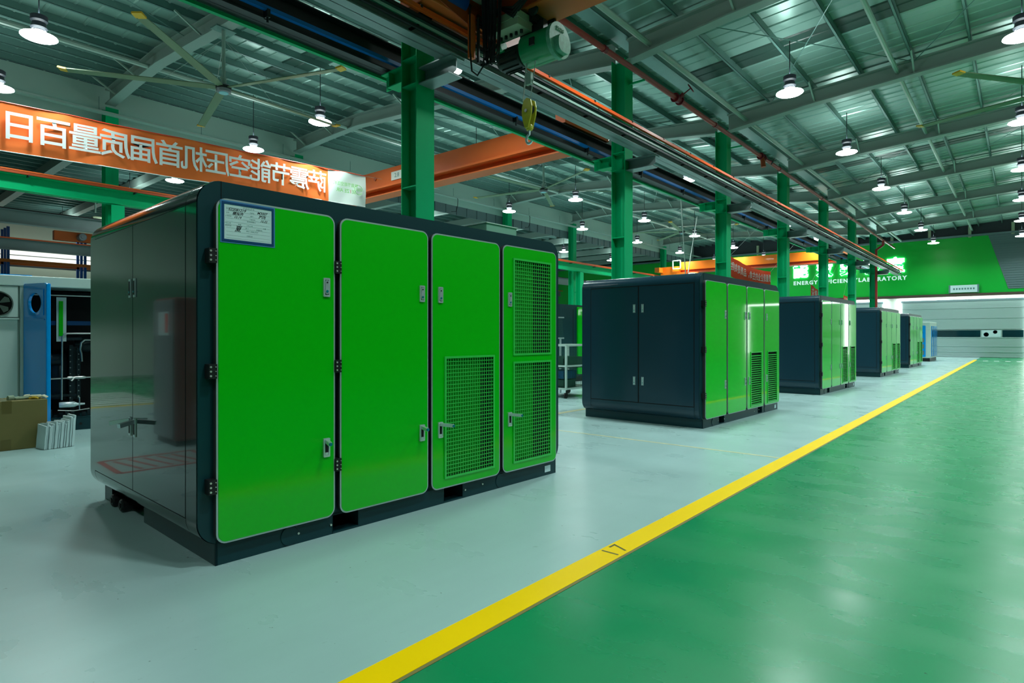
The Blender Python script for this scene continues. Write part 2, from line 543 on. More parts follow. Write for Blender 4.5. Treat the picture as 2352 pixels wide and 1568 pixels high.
# ------------------------------------------------------------------ roofs
ceil = empty('ceiling', 'structure')
def roof_strip_profile(w):
    """a sheet 'w' wide with a standing rib every half width, hanging slightly under the seam line"""
    return [(0, 0.0), (0.03, -0.022), (0.05, -0.022), (0.07, 0.0), (w / 2 - 0.03, 0.0), (w / 2 - 0.01, -0.014), (w / 2 + 0.01, -0.014),
            (w / 2 + 0.03, 0.0), (w - 0.006, 0.0)]
def roof_slope(y0, y1, zoff, x_from, x_to, w, dark_at):
    """panels side by side along X, each running from y0 to y1 (grid units)"""
    prof = roof_strip_profile(w)
    a = Vector((0, y0 * S, BZ(zraf(y0) + zoff)))
    b = Vector((0, y1 * S, BZ(zraf(y1) + zoff)))
    mb = MB()
    vs = [(x, a.y, a.z + z) for x, z in prof] + [(x, b.y, b.z + z) for x, z in prof]
    vs += [(x, a.y, a.z + 0.05) for x in (0, w - 0.006)] + [(x, b.y, b.z + 0.05) for x in (0, w - 0.006)]
    n = len(prof)
    fs = [(i, i + 1, n + i + 1, n + i) for i in range(n - 1)] + [(2 * n, 2 * n + 2, 2 * n + 3, 2 * n + 1)]
    mb.add(vs, fs)
    src = mb.build('roof_panel', 'roof', ceil)
    src.location.x = x_from
    dk = None
    k = 1
    x = x_from + w
    while x < x_to:
        d = any(abs(x + w / 2 - q) < w * 0.62 for q in dark_at)
        if d:
            if dk is None:
                me = src.data.copy()
                me.materials[0] = M['roof_dark']
                dk = bpy.data.objects.new('skylight_panel', me)
                COL.objects.link(dk)
                dk.parent = ceil
                c = dk
            else:
                c = link_copy(dk, ceil)
        else:
            c = link_copy(src, ceil)
        c.location.x = x
        x += w
        k += 1
midbays = [(X0 + BAY * k + 3.5) * S for k in range(-2, 7, 1)]
TOP = RH + PH
roof_slope(-15.5, 8, TOP, -9, XW * S, 0.72, midbays[1::2])
roof_slope(8, 19.5, TOP, -9, XW * S, 0.72, midbays[0::2])
roof_slope(19.5, 24.3, TOP, -9, XW * S, 0.72, [])
# purlins (lipped channels) lie on the rafters and run along the hall
def purlin(y, name='purlin', z=None, w=0.055):
    z = z if z is not None else zraf(y) + RH
    h = PH * S
    c = B(0, y, z)
    mb = MB().box(-9, XW * S, c[1], c[1] + 0.006, c[2], c[2] + h)
    mb.box(-9, XW * S, c[1], c[1] + w, c[2], c[2] + 0.008).box(-9, XW * S, c[1] + w - .006, c[1] + w, c[2], c[2] + 0.03)
    return mb.build(name, 'purlin', ceil)
y = 7.7
while y > -15:
    purlin(y)
    y -= 1.33
y = 8.5
while y < 24.2:
    purlin(y)
    y += 1.15 if y < 19 else 0.62
# rafters: I sections with a tapered haunch over each column, fly braces to the purlins
def rafter(x, ys, haunch):
    mb = MB()
    tf, fw = 0.03, 0.24
    for a, b in zip(ys[:-1], ys[1:]):
        za, zb = zraf(a) - haunch.get(a, 0), zraf(b) - haunch.get(b, 0)
        ta, tb = zraf(a) + RH, zraf(b) + RH
        A, A2, C_, C2 = B(x, a, za), B(x, a, ta), B(x, b, zb), B(x, b, tb)
        # web
        vs = []
        for sx in (-0.008, 0.008):
            for p in (A, A2, C2, C_):
                vs.append((p[0] + sx, p[1], p[2]))
        mb.add(vs, [(0, 1, 2, 3), (7, 6, 5, 4), (0, 4, 5, 1), (2, 6, 7, 3)])
        for p, q, dz in ((A, C_, 1), (A2, C2, -1)):
            vs = []
            for r in (p, q):
                for sx in (-fw / 2, fw / 2):
                    for e in (0, dz * tf):
                        vs.append((r[0] + sx, r[1], r[2] + e))
            mb.add(vs, [(0, 1, 3, 2), (4, 6, 7, 5), (0, 4, 5, 1), (2, 3, 7, 6), (0, 2, 6, 4), (1, 5, 7, 3)])
    return mb
ys_r = [-15.5, -9, 5.2, 7.8]
ys_l = [8.2, 10.8, 19.5, 21.6, 24.0]
for k, x in enumerate(FRAMES):
    r = rafter(x, ys_r, {7.8: 0.10}).build('rafter', 'rafter', ceil)
    r2 = rafter(x, ys_l, {8.2: 0.10, 24.0: 0.06}).build('rafter', 'rafter', ceil)
    for rr, yy in ((r, (5.04, 2.38, -0.28, -2.9)), (r2, (11.16, 13.8, 16.5, 21.2, 23.2))):
        for y in yy:
            p = B(x, y, zraf(y) + 0.04)
            q = B(x - 0.75, y, zraf(y) + RH + 0.03)
            MB().beam(p, q, 0.035, 0.035).build('fly_brace', 'pale_tube', rr)
# round tie tubes between the rafters
for y, z, r in ((2.8, 9.0, .05), (20.1, 9.35, .06), (7.2, 8.62, .055), (13.8, 9.0, .04)):
    MB().tube([B(-11, y, z), B(XW, y, z)], r, 8).build('tie_tube', 'pale_tube', ceil, smooth=True)
# thin wind bracing rods in crossed pairs
for k in (1, 3, 5):
    xa, xb = FRAMES[k], FRAMES[k + 1]
    for (ya, yb) in ((6.4, 2.4), (2.4, -1.6), (9.8, 13.8), (13.8, 17.8)):
        MB().tube([B(xa, ya, zraf(ya) + RH - .04), B(xb, yb, zraf(yb) + RH - .04)], 0.010, 5).build('brace_rod', 'purlin', ceil)
        MB().tube([B(xa, yb, zraf(yb) + RH - .04), B(xb, ya, zraf(ya) + RH - .04)], 0.010, 5).build('brace_rod', 'purlin', ceil)
# valley gutter over the middle row
c0, c1 = B(-11, 7.75, 9.02), B(XW, 8.25, 9.03)
MB().box(c0[0], c1[0], c0[1], c1[1], c0[2], c1[2] + .02).build('valley_gutter', 'purlin', ceil)

# third hall beyond the left row: lower beams across, close slats along
ceil3 = empty('side_hall_ceiling', 'structure')
MB().box(-9, XW * S, 24.4 * S, 49 * S, BZ(9.15), BZ(9.25)).build('roof_deck', 'roof_dark', ceil3)
y = 25.0
while y < 48.6:
    c = B(0, y, 8.86)
    MB().box(-9, XW * S, c[1], c[1] + 0.05, c[2], c[2] + 0.14).build('roof_slat', 'purlin', ceil3)
    y += 0.75
x = -10.3
while x < XW:
    a, b = B(x, 24.6, 8.45), B(x, 48.8, 8.85)
    MB().box(a[0] - 0.13, a[0] + 0.13, a[1], b[1], a[2], b[2]).build('roof_beam', 'rafter', ceil3)
    x += 3.5
# light fascia and ribbed cladding over the left row
fas = struct(MB().box(-9, XW * S, 24.28 * S, 24.40 * S, BZ(8.52), BZ(9.85)).build('wall_fascia', 'panel'))
rib = None
x = -9.0
while x < XW * S:
    if rib is None:
        mb = MB().box(0, 0.62, 24.30 * S, 24.30 * S + 0.03, BZ(8.02), BZ(8.515)).box(0, 0.05, 24.30 * S - 0.03, 24.30 * S, BZ(8.02), BZ(8.515))
        rib = mb.build('cladding_panel', 'wall_grey', fas)
        c = rib
    else:
        c = link_copy(rib, fas)
    c.location.x = x
    x += 0.64
# cable tray with its hangers along the fascia
tray = thing('cable_tray', 'long grey cable tray hung under the roof along the left column row', 'tray', B(-11, 23.5, 8.72))
MB().box(0, (XW + 11) * S, 0, 0.2, 0, 0.05).build('tray_channel', 'pale_tube', tray)
for k in range(20):
    MB().tube([((k * 3.3 + 1) * S, 0.1, 0.05), ((k * 3.3 + 1) * S, 0.1, 0.42)], 0.008, 5).build('hanger_rod', 'purlin', tray)

# ------------------------------------------------------------------ far gable wall
WX = XW * S
gable = empty('wall_far', 'structure')
MB().box(WX, WX + 0.12, -12, 30, 0, 3.62).build('lower_wall', 'wall_white', gable)
MB().box(WX, WX + 0.12, -12, 37.9, 6.9, HW).build('upper_sheet', 'wall_dark', gable)
MB().box(WX - 0.02, WX + 0.12, 0.57, 37.9, 3.66, 6.9).build('green_panel', 'wall_green', gable)
# the grey corrugated panel with its slanted edge lies over the green one
gp = MB().plate([(-11.9, 3.85), (0.57, 3.85), (1.45, 6.9), (-11.9, 6.9)], [], WX - 0.06, WX - 0.025, fn=lambda x, y, z: (y, x, z)).build('grey_panel', 'wall_grey', gable)
z = 3.95
while z < 6.85:
    y1 = 0.57 + (z - 3.85) / 3.05 * .88 - 0.05
    MB().box(WX - 0.085, WX - 0.06, -11.9, y1, z, z + 0.05).build('corrugation', 'wall_grey', gp)
    z += 0.13
MB().box(WX - 0.03, WX + 0.1, -11.9, 0.95, 3.66, 3.85).build('green_band', 'wall_green', gable)
MB().box(WX - 0.14, WX, -12, 37.9, 3.5, 3.66).build('lintel', 'lintel_brown', gable)
for y in (-3.5, -1.6, 0.3, 2.2, 4.1, 6.0, 7.9, 9.8, 12, 14):
    MB().box(WX - 0.25, WX - 0.1, y, y + 0.14, 6.85, 7.5).build('post_stub', 'box_olive', gable)
MB().box(WX - 0.3, WX - 0.05, -12, 37.9, 6.9, 7.0).build('gable_girt', 'wall_grey', gable)

def roller_door(name, ya, yb, window=True):
    d = empty(name, 'structure')
    X = WX - 0.06
    edges = [0.02, 0.30, 0.62, 1.10, 1.60, 2.22, 2.80, 3.22]
    for i in range(len(edges) - 1):
        a, b = edges[i], edges[i + 1]
        if window and i == 3:
            MB().box(X - 0.02, X, ya, yb, a + .02, b - .02).build('window_frame', 'shutter', d)
            pieces = [(yb, ya + (yb - ya) * .33, 'glass_dark'), (ya + (yb - ya) * .33, ya + (yb - ya) * .17, 'card_white'), (ya + (yb - ya) * .17, ya, 'glass_dark')]
            for p, q, m in pieces:
                MB().box(X - 0.035, X - 0.02, q + .03, p - .03, a + .06, b - .06).build('window_pane', m, d)
            pr = MB().lathe([(0.001, X - .0365), (.12, X - .0365), (.12, X - .0365)], 14, (0, ya + (yb - ya) * .29, a + .2), 'x')
            pr.lathe([(0.001, X - .0365), (.10, X - .0365), (.10, X - .0365)], 14, (0, ya + (yb - ya) * .22, a + .34), 'x')
            pr.build('printed_shape', 'card_rim', d)
        else:
            pn = MB().box(X - 0.03, X, ya, yb, a + 0.03, b - 0.0)
            pn.build('shutter_panel', 'shutter', d)
        MB().box(X - 0.05, X, ya, yb, a, a + 0.03).build('seam_strip', 'chrome', d)
    # lit frame
    for bx in ((ya - .22, ya - .08, 0.0, 3.36), (yb + .08, yb + .22, 0.0, 3.36), (ya - .22, yb + .22, 3.34, 3.44)):
        MB().box(X - 0.10, X - 0.02, *bx).build('light_strip', 'led', d)
    MB().box(X - 0.04, X, ya - .08, yb + .08, 3.2, 3.33).build('door_header', 'wall_grey', d)
    return d
roller_door('door_1', -0.1, 5.55)
roller_door('door_2', 6.6, 11.6)
roller_door('door_3', -10.6, -4.2)
# lettering on the green panel
def far_text(body, size, name, m, y, z, parent=None, bold=0.0, ext=0.02, space=1.0):
    return text_mesh(body, size, name, m, parent, face_mx((WX - 0.05, y, z), (0, -1, 0), (0, 0, 1)), extrude=ext, bold=bold, space=space)
sg = thing('lit_sign', 'row of glowing white Chinese characters on the far green wall', 'sign')
for ch, y, z in (('能', 11.33, 5.50), ('效', 9.86, 5.50), ('实', 8.5, 5.49), ('验', 7.17, 5.48), ('室', 5.9, 5.48)):
    far_text(ch, 0.96, 'character', 'sign_glow', y, z, sg, bold=0.035)
sg2 = thing('wall_lettering', 'pale English lettering under the glowing characters on the green wall', 'sign')
for w, y, z in (('ENERGY', 11.03, 4.74), ('EFFICIENCY', 9.05, 4.74), ('LABORATORY', 6.62, 4.74)):
    far_text(w, 0.34, 'word', 'sign_dim', y, z, sg2, bold=0.012, space=1.25)
st = thing('door_sign', 'small white sign plate above the far roller door', 'sign', (WX - 0.16, 2.55, 3.72))
MB().box(-0.04, 0, -0.62, 0.62, 0, 0.42).build('plate', 'card_white', st)
for ya_ in (-.70, .62):
    MB().box(-0.045, 0.01, ya_, ya_ + .08, -0.02, 0.44).build('bracket', 'ink_grey', st)
mb = MB()
for k in range(8):
    mb.box(-0.046, -0.041, -0.5 + k * .13, -0.42 + k * .13, 0.16, 0.26)
mb.build('small_print', 'ink_grey', st, kind='stuff')

# ------------------------------------------------------------------ columns and crane runways of the middle row
COLY = 8.0
def column_mesh():
    w, hd, t = 0.155, 0.155, 0.014
    mb = MB()
    top = BZ(zraf(8.0) - 0.02)
    mb.box(-w, w, -hd, -hd + t, 0, top)
    mb.box(-w, w, hd - t, hd, 0, top)
    mb.box(-0.006, 0.006, -hd, hd, 0, top)
    return mb
col0 = None
for k in range(-1, 7):
    x = (X0 + BAY * k) * S
    if k < 0:
        lab = 'green steel column beside the camera, seen only in reflections'
    else:
        lab = ['green steel column rising right behind the first green machine',
               'green steel column behind the left end of the second machine',
               'green steel column at the front right corner of the second machine, beside the red banner',
               'green steel column fourth along the middle row, left of the glowing sign',
               'green steel column fifth along the middle row, before the word ENERGY',
               'green steel column sixth along the middle row, right of the word ENERGY',
               'last green steel column of the middle row, with a red pipe beside it'][k]
    if col0 is None:
        c = thing('steel_column', lab, 'column', (x, COLY * S, 0), 0, 'green columns of the middle row')
        column_mesh().build('shaft', 'col_green', c)
        for z in (3.78, 5.52, 5.98):
            MB().box(-0.148, -0.008, -0.14, 0.14, BZ(z), BZ(z) + 0.016).build('stiffener', 'col_green', c)
        # brackets carrying the two runway beams
        zt = BZ(5.785)
        mb = MB().box(-.12, .12, -0.76, -0.155, zt - .016, zt).box(-.12, .12, -0.72, -0.155, zt - .22, zt - .205)
        mb.add([(-.006, -.155, zt - .21), (-.006, -.60, zt - .21), (-.006, -.74, zt - .15), (-.006, -.74, zt - .01), (-.006, -.155, zt - .01),
                (.006, -.155, zt - .21), (.006, -.60, zt - .21), (.006, -.74, zt - .15), (.006, -.74, zt - .01), (.006, -.155, zt - .01)],
               [(0, 1, 2, 3, 4), (9, 8, 7, 6, 5), (0, 5, 6, 1), (1, 6, 7, 2), (2, 7, 8, 3)])
        mb.build('aisle_bracket', 'beam_grey', c)
        zt = BZ(5.96)
        mb = MB().box(-.10, .10, 0.155, 0.66, zt - .016, zt).box(-.10, .10, 0.155, 0.52, zt - .22, zt - .205).box(-.10, .10, .48, .495, zt - .21, zt - .01)
        mb.box(-.006, .006, .155, .66, zt - .21, zt - .01)
        mb.build('hall_bracket', 'col_green', c)
        MB().box(-.2, .2, -.2, .2, 0, .02).build('base_plate', 'col_green', c)
        col0 = c
    else:
        c = copy_tree(col0)
        c.location.x = x
        tag(c, lab, 'column', 'green columns of the middle row')

XA, XB = -9.0, 54.0 * S
def ibeam(x0, x1, yc, z0, z1, fw, t=0.016, tw=0.01):
    return MB().box(x0, x1, yc - fw / 2, yc + fw / 2, z0, z0 + t).box(x0, x1, yc - fw / 2, yc + fw / 2, z1 - t, z1).box(x0, x1, yc - tw / 2, yc + tw / 2, z0, z1)
rw = thing('crane_runway_beam', 'long grey runway beam with an orange conductor rail beside the green aisle', 'beam')
yb = 7.16 * S
ibeam(XA, XB, yb, BZ(5.79), BZ(6.10), 0.26).build('girder', 'beam_grey', rw)
MB().box(XA, XB, yb - .03, yb + .03, BZ(6.10), BZ(6.15)).build('crane_rail', 'beam_black', rw)
MB().box(XA, XB, 6.86 * S, 6.90 * S + .02, BZ(6.12), BZ(6.12) + .05).build('conductor_rail', 'orange_rail', rw)
for z, m in ((6.04, 'beam_black'), (5.93, 'pale_tube'), (5.86, 'beam_black')):
    MB().box(XA, XB, 6.92 * S, 6.92 * S + .03, BZ(z), BZ(z) + .035).build('conductor_rail', m, rw)
for k in range(40):
    x = (-10 + k * 1.6) * S
    MB().box(x, x + .03, 6.93 * S, 7.14 * S, BZ(5.9), BZ(5.93)).box(x, x + .03, 6.85 * S, 6.95 * S, BZ(6.16), BZ(6.20)).build('rail_clip', 'beam_black', rw)
lw = thing('crane_runway_beam', 'black runway beam with a blue conductor rail on the far side of the middle columns', 'beam')
yb2 = 8.82 * S
ibeam(XA, XB, yb2, BZ(6.0), BZ(6.5), 0.24).build('girder', 'beam_black', lw)
MB().box(XA, XB, yb2 - .03, yb2 + .03, BZ(6.5), BZ(6.55)).build('crane_rail', 'beam_black', lw)
MB().box(XA, XB, yb2 - .185, yb2 - .13, BZ(6.10), BZ(6.10) + .05).build('conductor_rail', 'blue_rail', lw)
MB().box(XA, XB, yb2 + .10, yb2 + .16, BZ(5.94), BZ(5.99)).build('lower_edge_strip', 'col_green', lw)
for k in range(22):
    x = (-10 + k * 2.9) * S
    MB().box(x, x + .04, yb2 - .19, yb2 - .1, BZ(6.0), BZ(6.12)).tube([(x + .02, yb2 - .16, BZ(6.0)), (x + .02, yb2 - .16, BZ(5.92))], .015, 6).build('rail_clip', 'beam_black', lw)

# red sprinkler pipe with two gate valves
pp = thing('sprinkler_pipe', 'dark red water pipe running along the tops of the middle columns', 'pipe')
py, pz = 7.35 * S, BZ(7.85)
MB().tube([(-8, py, pz), (53.5 * S, py, pz)], 0.052, 12).build('pipe_run', 'pipe_red', pp, smooth=True)
for k in range(10):
    x = -6 + k * 5.1
    MB().lathe([(.065, x - .05), (.065, x + .05)], 12, (0, py, pz), 'x').build('coupling', 'valve_red', pp)
for k in range(8):
    x = (X0 + BAY * (k - 1)) * S
    MB().box(x - .02, x + .02, py, 7.79 * S, pz - .08, pz - .05).build('pipe_support', 'col_green', pp)
MB().tube([(48.6 * S, py, pz), (48.6 * S, py, pz - .25), (48.6 * S, 6.02, pz - .5), (48.6 * S, 6.02, 1.0)], 0.065, 10).build('riser', 'pipe_red', pp, smooth=True)
def valve(x, drop, lab):
    v = thing('gate_valve', lab, 'valve', (x, py, pz))
    MB().lathe([(.1, -.13), (.1, -.10), (.07, -.10), (.075, 0), (.07, .10), (.1, .10), (.1, .13)], 14, axis='x').build('valve_body', 'valve_red', v, smooth=True)
    d = Vector((0.1, -0.85, 0.5)).normalized() if not drop else Vector((0.25, -0.75, -0.45)).normalized()
    MB().tube([Vector((0, 0, 0)), d * .16], .045, 10).tube([d * .16, d * .34], .014, 8).build('bonnet', 'valve_red', v)
    c = d * .34
    a = d.cross(Vector((0, 0, 1))).normalized()
    b = d.cross(a)
    w = MB().tube([c + a * .095 * math.cos(t * PI / 8) + b * .095 * math.sin(t * PI / 8) for t in range(16)], .012, 6, closed=True)
    for t in range(5):
        w.tube([c, c + a * .095 * math.cos(t * PI * .4) + b * .095 * math.sin(t * PI * .4)], .008, 5)
    w.build('handwheel', 'valve_red' if not drop else 'black', v, smooth=True)
    if drop:
        MB().tube([(0, -.02, -.02), (0, -.05, -.30)], [.06, .07], 10).build('strainer', 'orange_dark', v)
valve(15.85 * S, False, 'dark red gate valve with a handwheel beside the second column top')
valve(23.0 * S, True, 'gate valve with a black handwheel at the third column top')

# ------------------------------------------------------------------ crane over the aisle with its hoist
cr = thing('bridge_crane', 'orange overhead crane beam crossing the top of the picture above the aisle', 'crane')
xc = 7.35 * S
zb = BZ(6.19)
MB().box(xc - .15, xc + .15, -9.5, 6.72 * S, zb, zb + .46).build('bridge_beam', 'orange_dark', cr, bevel=.01)
MB().box(xc - .24, xc + .24, -9.5, 6.72 * S, zb - .02, zb).box(xc - .24, xc + .24, -9.5, 6.72 * S, zb + .46, zb + .48).build('beam_flange', 'orange', cr)
MB().box(xc - 1.05, xc + .95, 6.70 * S, 7.34 * S, BZ(6.24), BZ(6.24) + .34).build('end_truck', 'orange', cr, bevel=.015)
MB().plate([(xc - .9, BZ(6.30)), (xc - .25, BZ(6.12)), (xc + .25, BZ(6.12)), (xc + .8, BZ(6.30)), (xc + .8, BZ(6.5)), (xc - .9, BZ(6.5))], [], 6.68 * S, 6.70 * S).build('gusset_plate', 'orange_dark', cr)
MB().box(xc - .42, xc - .34, 6.60 * S, 6.67 * S, BZ(5.62), BZ(6.3)).build('side_bracket', 'orange', cr)
for dx in (-.8, .7):
    MB().lathe([(.11, -.05), (.11, .05)], 18, (xc + dx, 7.16 * S, BZ(6.15) + .11), 'y').build('wheel', 'motor', cr)
MB().lathe([(.11, -.22), (.13, -.2), (.13, .1), (.08, .14)], 16, (xc - .55, 6.75 * S, BZ(6.5)), 'x').build('drive_motor', 'blue_steel', cr, smooth=True)
mb = MB()
for k in range(3):
    mb.tube([(xc - .3, 6.6 * S, zb + .1 - k * .05), (xc - .36, 6.35 * S, zb - .05 - k * .06), (xc - .32, 6.1 * S, zb + .05), (xc - .36, 5.8 * S, zb - .04 - k * .05), (xc - .3, 5.5 * S, zb + .1)], .022, 6)
mb.build('loose_cable', 'cable', cr)
# control box and festoon of hanging cables
MB().box(xc - .52, xc - .26, 6.05 * S, 6.05 * S + .42, zb + .24, zb + .46).build('junction_box', 'box_olive', cr, bevel=.015)
mb = MB()
ycab = 6.18 * S
for k in range(16):
    u = (k - 7.5) * .011
    dz = .80 + .10 * math.sin(k * 2.1)
    wd = .05 + .03 * math.sin(k * 1.3)
    pts = []
    for t in range(15):
        q = t / 14
        pts.append((xc - .42 + .02 * math.sin(k), ycab + u + wd * (2 * q - 1), zb + .26 - dz * (1 - abs(2 * q - 1) ** 3.5)))
    mb.tube(pts, .0105, 5)
mb.build('cable_loops', 'cable', cr, smooth=True)
lp = [(xc - .42, 6.62 * S, zb + .2), (xc - .42, 6.62 * S, zb - .35), (xc - .42, 6.58 * S, zb - .62), (xc - .42, 6.46 * S, zb - .70), (xc - .42, 6.34 * S, zb - .62), (xc - .42, 6.30 * S, zb - .4)]
MB().tube(lp, .011, 6).build('hanging_cable', 'cable', cr, smooth=True)
MB().tube([(xc - .33, 6.55 * S, zb + .05), (xc - .33, 6.55 * S, zb - .5)], .02, 6).build('stop_rod', 'beam_black', cr)

ho = thing('rope_hoist', 'green electric rope hoist hanging under the orange crane beam', 'hoist', (xc, 5.66 * S, BZ(5.66)))
ho.scale = (.88, .88, .88)
MB().lathe([(.17, -.30), (.215, -.29), (.215, .20), (.17, .21)], 28, (0, 0, 0), 'y').build('drum_housing', 'hoist_green', ho, smooth=True)
e = MB().lathe([(.235, -.34), (.235, -.28), (.2, -.27)], 28, (0, 0, 0), 'y')
e.build('end_casting', 'hoist_light', ho, smooth=True)
MB().plate(rrect(-.14, .13, -.19, .04, .09, 5), [], -.42, -.34).build('gear_cover', 'hoist_light', ho, bevel=.02)
text_mesh('35018', .07, 'cast_number', 'hoist_green', ho, face_mx((0, -.343, .14), (1, 0, 0), (0, 0, 1)), extrude=.003)
MB().box(-.03, .0, -.08, -.0, -.05, .05).build('name_plate', 'black', ho, loc=(-.205, 0, 0))
mo = MB().lathe([(.12, .24), (.15, .27), (.15, .62), (.11, .68)], 24, (0, 0, -.02), 'y').build('hoist_motor', 'motor', ho, smooth=True)
fin = MB()
for k in range(12):
    t = PI * 2 * k / 12
    fin.beam((.155 * math.cos(t), .3, -.02 + .155 * math.sin(t)), (.155 * math.cos(t), .6, -.02 + .155 * math.sin(t)), .008, .03)
fin.build('cooling_fins', 'motor', mo, kind='stuff')
MB().lathe([(.07, .5), (.075, .52), (.075, .6), (.05, .63)], 16, (-.16, 0, .12), 'y').build('brake_cap', 'hoist_green', ho, smooth=True)
MB().box(-.40, -.10, .05, .55, .20, .40).box(-.41, -.09, .04, .56, .29, .305).build('control_box', 'box_olive', ho, bevel=.012)
for k in range(5):
    MB().lathe([(.022, .16), (.022, .2)], 10, (-.24, .12 + k * .09, 0), 'z').build('cable_gland', 'black', ho)
MB().box(-.05, .05, -.1, .3, .2, .36).box(-.16, .16, .0, .2, .32, .50).build('trolley_frame', 'motor', ho)
for sx in (-.2, .2):
    for sy in (-.05, .25):
        MB().lathe([(.07, -.02), (.07, .02)], 14, (sx, sy, .42), 'x').build('trolley_wheel', 'motor', ho)
hb = thing('hook_block', 'yellow hook block with a steel hook hanging from the hoist ropes', 'hook', (xc, 5.86 * S, BZ(4.25)))
bx = hb.location
rp = MB()
for dx, dy in ((-.05, .06), (-.05, -.055), (-.035, .065)):
    rp.tube([(dx, dy, .50), (dx * 1.6, dy * 1.3 - .1, .98)], .006, 6)
rp.build('wire_rope', 'strap', hb)
out = [(0.0, .53), (-.055, .50), (-.075, .42), (-.068, .33), (-.04, .24), (-.02, .17), (.03, .17), (.055, .24), (.075, .33), (.075, .42), (.05, .50)]
for sx in (-.055, .03):
    MB().plate(out, [], 0, .022, fn=lambda y, x, z, sx=sx: (x + sx, y, z)).build('cheek_plate', 'hook_yellow', hb, bevel=.004)
MB().lathe([(.062, -.02), (.045, 0), (.062, .02)], 20, (0, 0, .40), 'x').build('sheave', 'motor', hb)
MB().lathe([(.02, -.075), (.02, .07)], 12, (0, 0, .37), 'x').build('pin', 'steel', hb)
MB().lathe([(.035, .15), (.042, .17), (.042, .20), (.03, .22)], 16).build('swivel', 'hook_yellow', hb)
hk = [(0, 0, .17), (0, .0, .10)] + [(0, .045 * math.sin(t * .35) , .045 + .055 * math.cos(t * .35)) for t in range(1, 13)]
MB().tube(hk, [.014, .014] + [.014 + .004 * math.sin(t / 12 * PI) for t in range(1, 13)], 8).build('hook', 'chrome', hb, smooth=True)
MB().box(-.10, -.06, -.1, -.02, .66, .80).build('limit_switch', 'pale_tube', hb)

# ------------------------------------------------------------------ crane over the left hall
c2 = thing('bridge_crane', 'brown orange crane beam crossing the left hall behind the first green column', 'crane')
x2 = 13.35 * S
MB().box(x2 - .17, x2 + .17, 9.0 * S, 22.85 * S, BZ(6.42), BZ(6.42) + .46).build('bridge_beam', 'orange', c2)
MB().box(x2 - .26, x2 + .26, 9.0 * S, 22.85 * S, BZ(6.42) - .05, BZ(6.42)).box(x2 - .02, x2 + .02, 9.0 * S, 22.85 * S, BZ(6.17), BZ(6.42)).box(x2 - .2, x2 + .2, 9.0 * S, 22.85 * S, BZ(6.17) - .03, BZ(6.17)).build('lower_flange', 'orange', c2)
MB().box(x2 - .19, x2 - .172, 15.9 * S, 16.5 * S, BZ(6.55), BZ(6.55) + .22).build('load_plate', 'plate', c2)
text_mesh('2.8', .16, 'load_number', 'ink_grey', c2, face_mx((x2 - .193, 16.2 * S, BZ(6.55) + .11), (0, -1, 0), (0, 0, 1)), extrude=.001)
MB().lathe([(.05, -.2), (.05, -.17)], 12, (x2, 17.4 * S, BZ(6.75)), 'x').build('bolt_cap', 'orange_dark', c2)
MB().box(x2 - .8, x2 + .8, 23.0 * S, 23.3 * S, BZ(6.3), BZ(6.3) + .25).build('end_truck', 'orange', c2)
MB().box(x2 - .8, x2 + .8, 8.68 * S, 8.98 * S, BZ(6.56), BZ(6.56) + .25).build('end_truck', 'orange', c2)
c3 = thing('bridge_crane', 'bright orange crane beam far down the left hall before the far wall', 'crane')
x3 = 46.5 * S
MB().box(x3 - .18, x3 + .18, 9.0 * S, 21.2 * S, BZ(6.55), BZ(6.55) + .5).build('bridge_beam', 'orange_bright', c3)
MB().box(x3 - .10, x3 + .10, 9.0 * S, 21.2 * S, BZ(6.55) - .16, BZ(6.55)).box(x3 - .3, x3 + .3, 9.0 * S, 21.2 * S, BZ(6.55) - .2, BZ(6.55) - .16).build('lower_flange', 'orange_dark', c3)
MB().box(x3 - .9, x3 + .9, 22.6 * S, 23.0 * S, BZ(6.4), BZ(6.4) + .3).box(x3 - .4, x3 + .0, 21.2 * S, 22.8 * S, BZ(6.2), BZ(6.2) + .5).build('end_truck', 'orange_bright', c3)
fm = MB()
for a, b in (((0, 0), (0, .5)), ((0, .5), (.5, .5)), ((.5, .5), (.5, 0)), ((.5, 0), (0, 0))):
    fm.beam((x3 - .5, 21.0 * S + a[0], BZ(6.65) + a[1]), (x3 - .5, 21.0 * S + b[0], BZ(6.65) + b[1]), .05, .05)
fm.build('guard_frame', 'frame_white', c3)
MB().box(x3 - .7, x3 - .3, 20.4 * S, 21.2 * S, BZ(5.85), BZ(6.3)).lathe([(.2, -.3), (.2, .3)], 14, (x3 - .5, 19.9 * S, BZ(6.0)), 'y').build('hoist_unit', 'orange_bright', c3)

# ------------------------------------------------------------------ left row: columns, runway, side hall beams
colL = None
for k in range(-1, 7):
    x = (X0 + BAY * k) * S
    lab = 'green steel column of the left row, %s from the camera end' % ORD[k + 1]
    if colL is None:
        c = thing('steel_column', lab, 'column', (x, 24 * S, 0), 0, 'green columns of the left row')
        w, hd, t = 0.15, 0.16, 0.014
        top = BZ(zraf(24) - .2)
        MB().box(-w, w, -hd, -hd + t, 0, top).box(-w, w, hd - t, hd, 0, top).box(-.006, .006, -hd, hd, 0, top).build('shaft', 'col_green', c)
        zt = BZ(6.72)
        MB().box(-w, w, -.62, -.60, 0, BZ(5.62)).box(-w, w, -.34, -.32, 0, BZ(5.62)).box(-.006, .006, -.62, -.32, 0, BZ(5.62)).build('runway_post', 'col_green', c)
        for z in (2.2, 4.2):
            MB().box(-.03, .03, -.34, -.15, BZ(z), BZ(z) + .06).build('tie_plate', 'col_green', c)
        colL = c
    else:
        c = copy_tree(colL)
        c.location.x = x
        tag(c, lab, 'column', 'green columns of the left row')
rl = thing('crane_runway_beam', 'green runway beam with an orange conductor rail under the long banner', 'beam')
yl = 23.35 * S
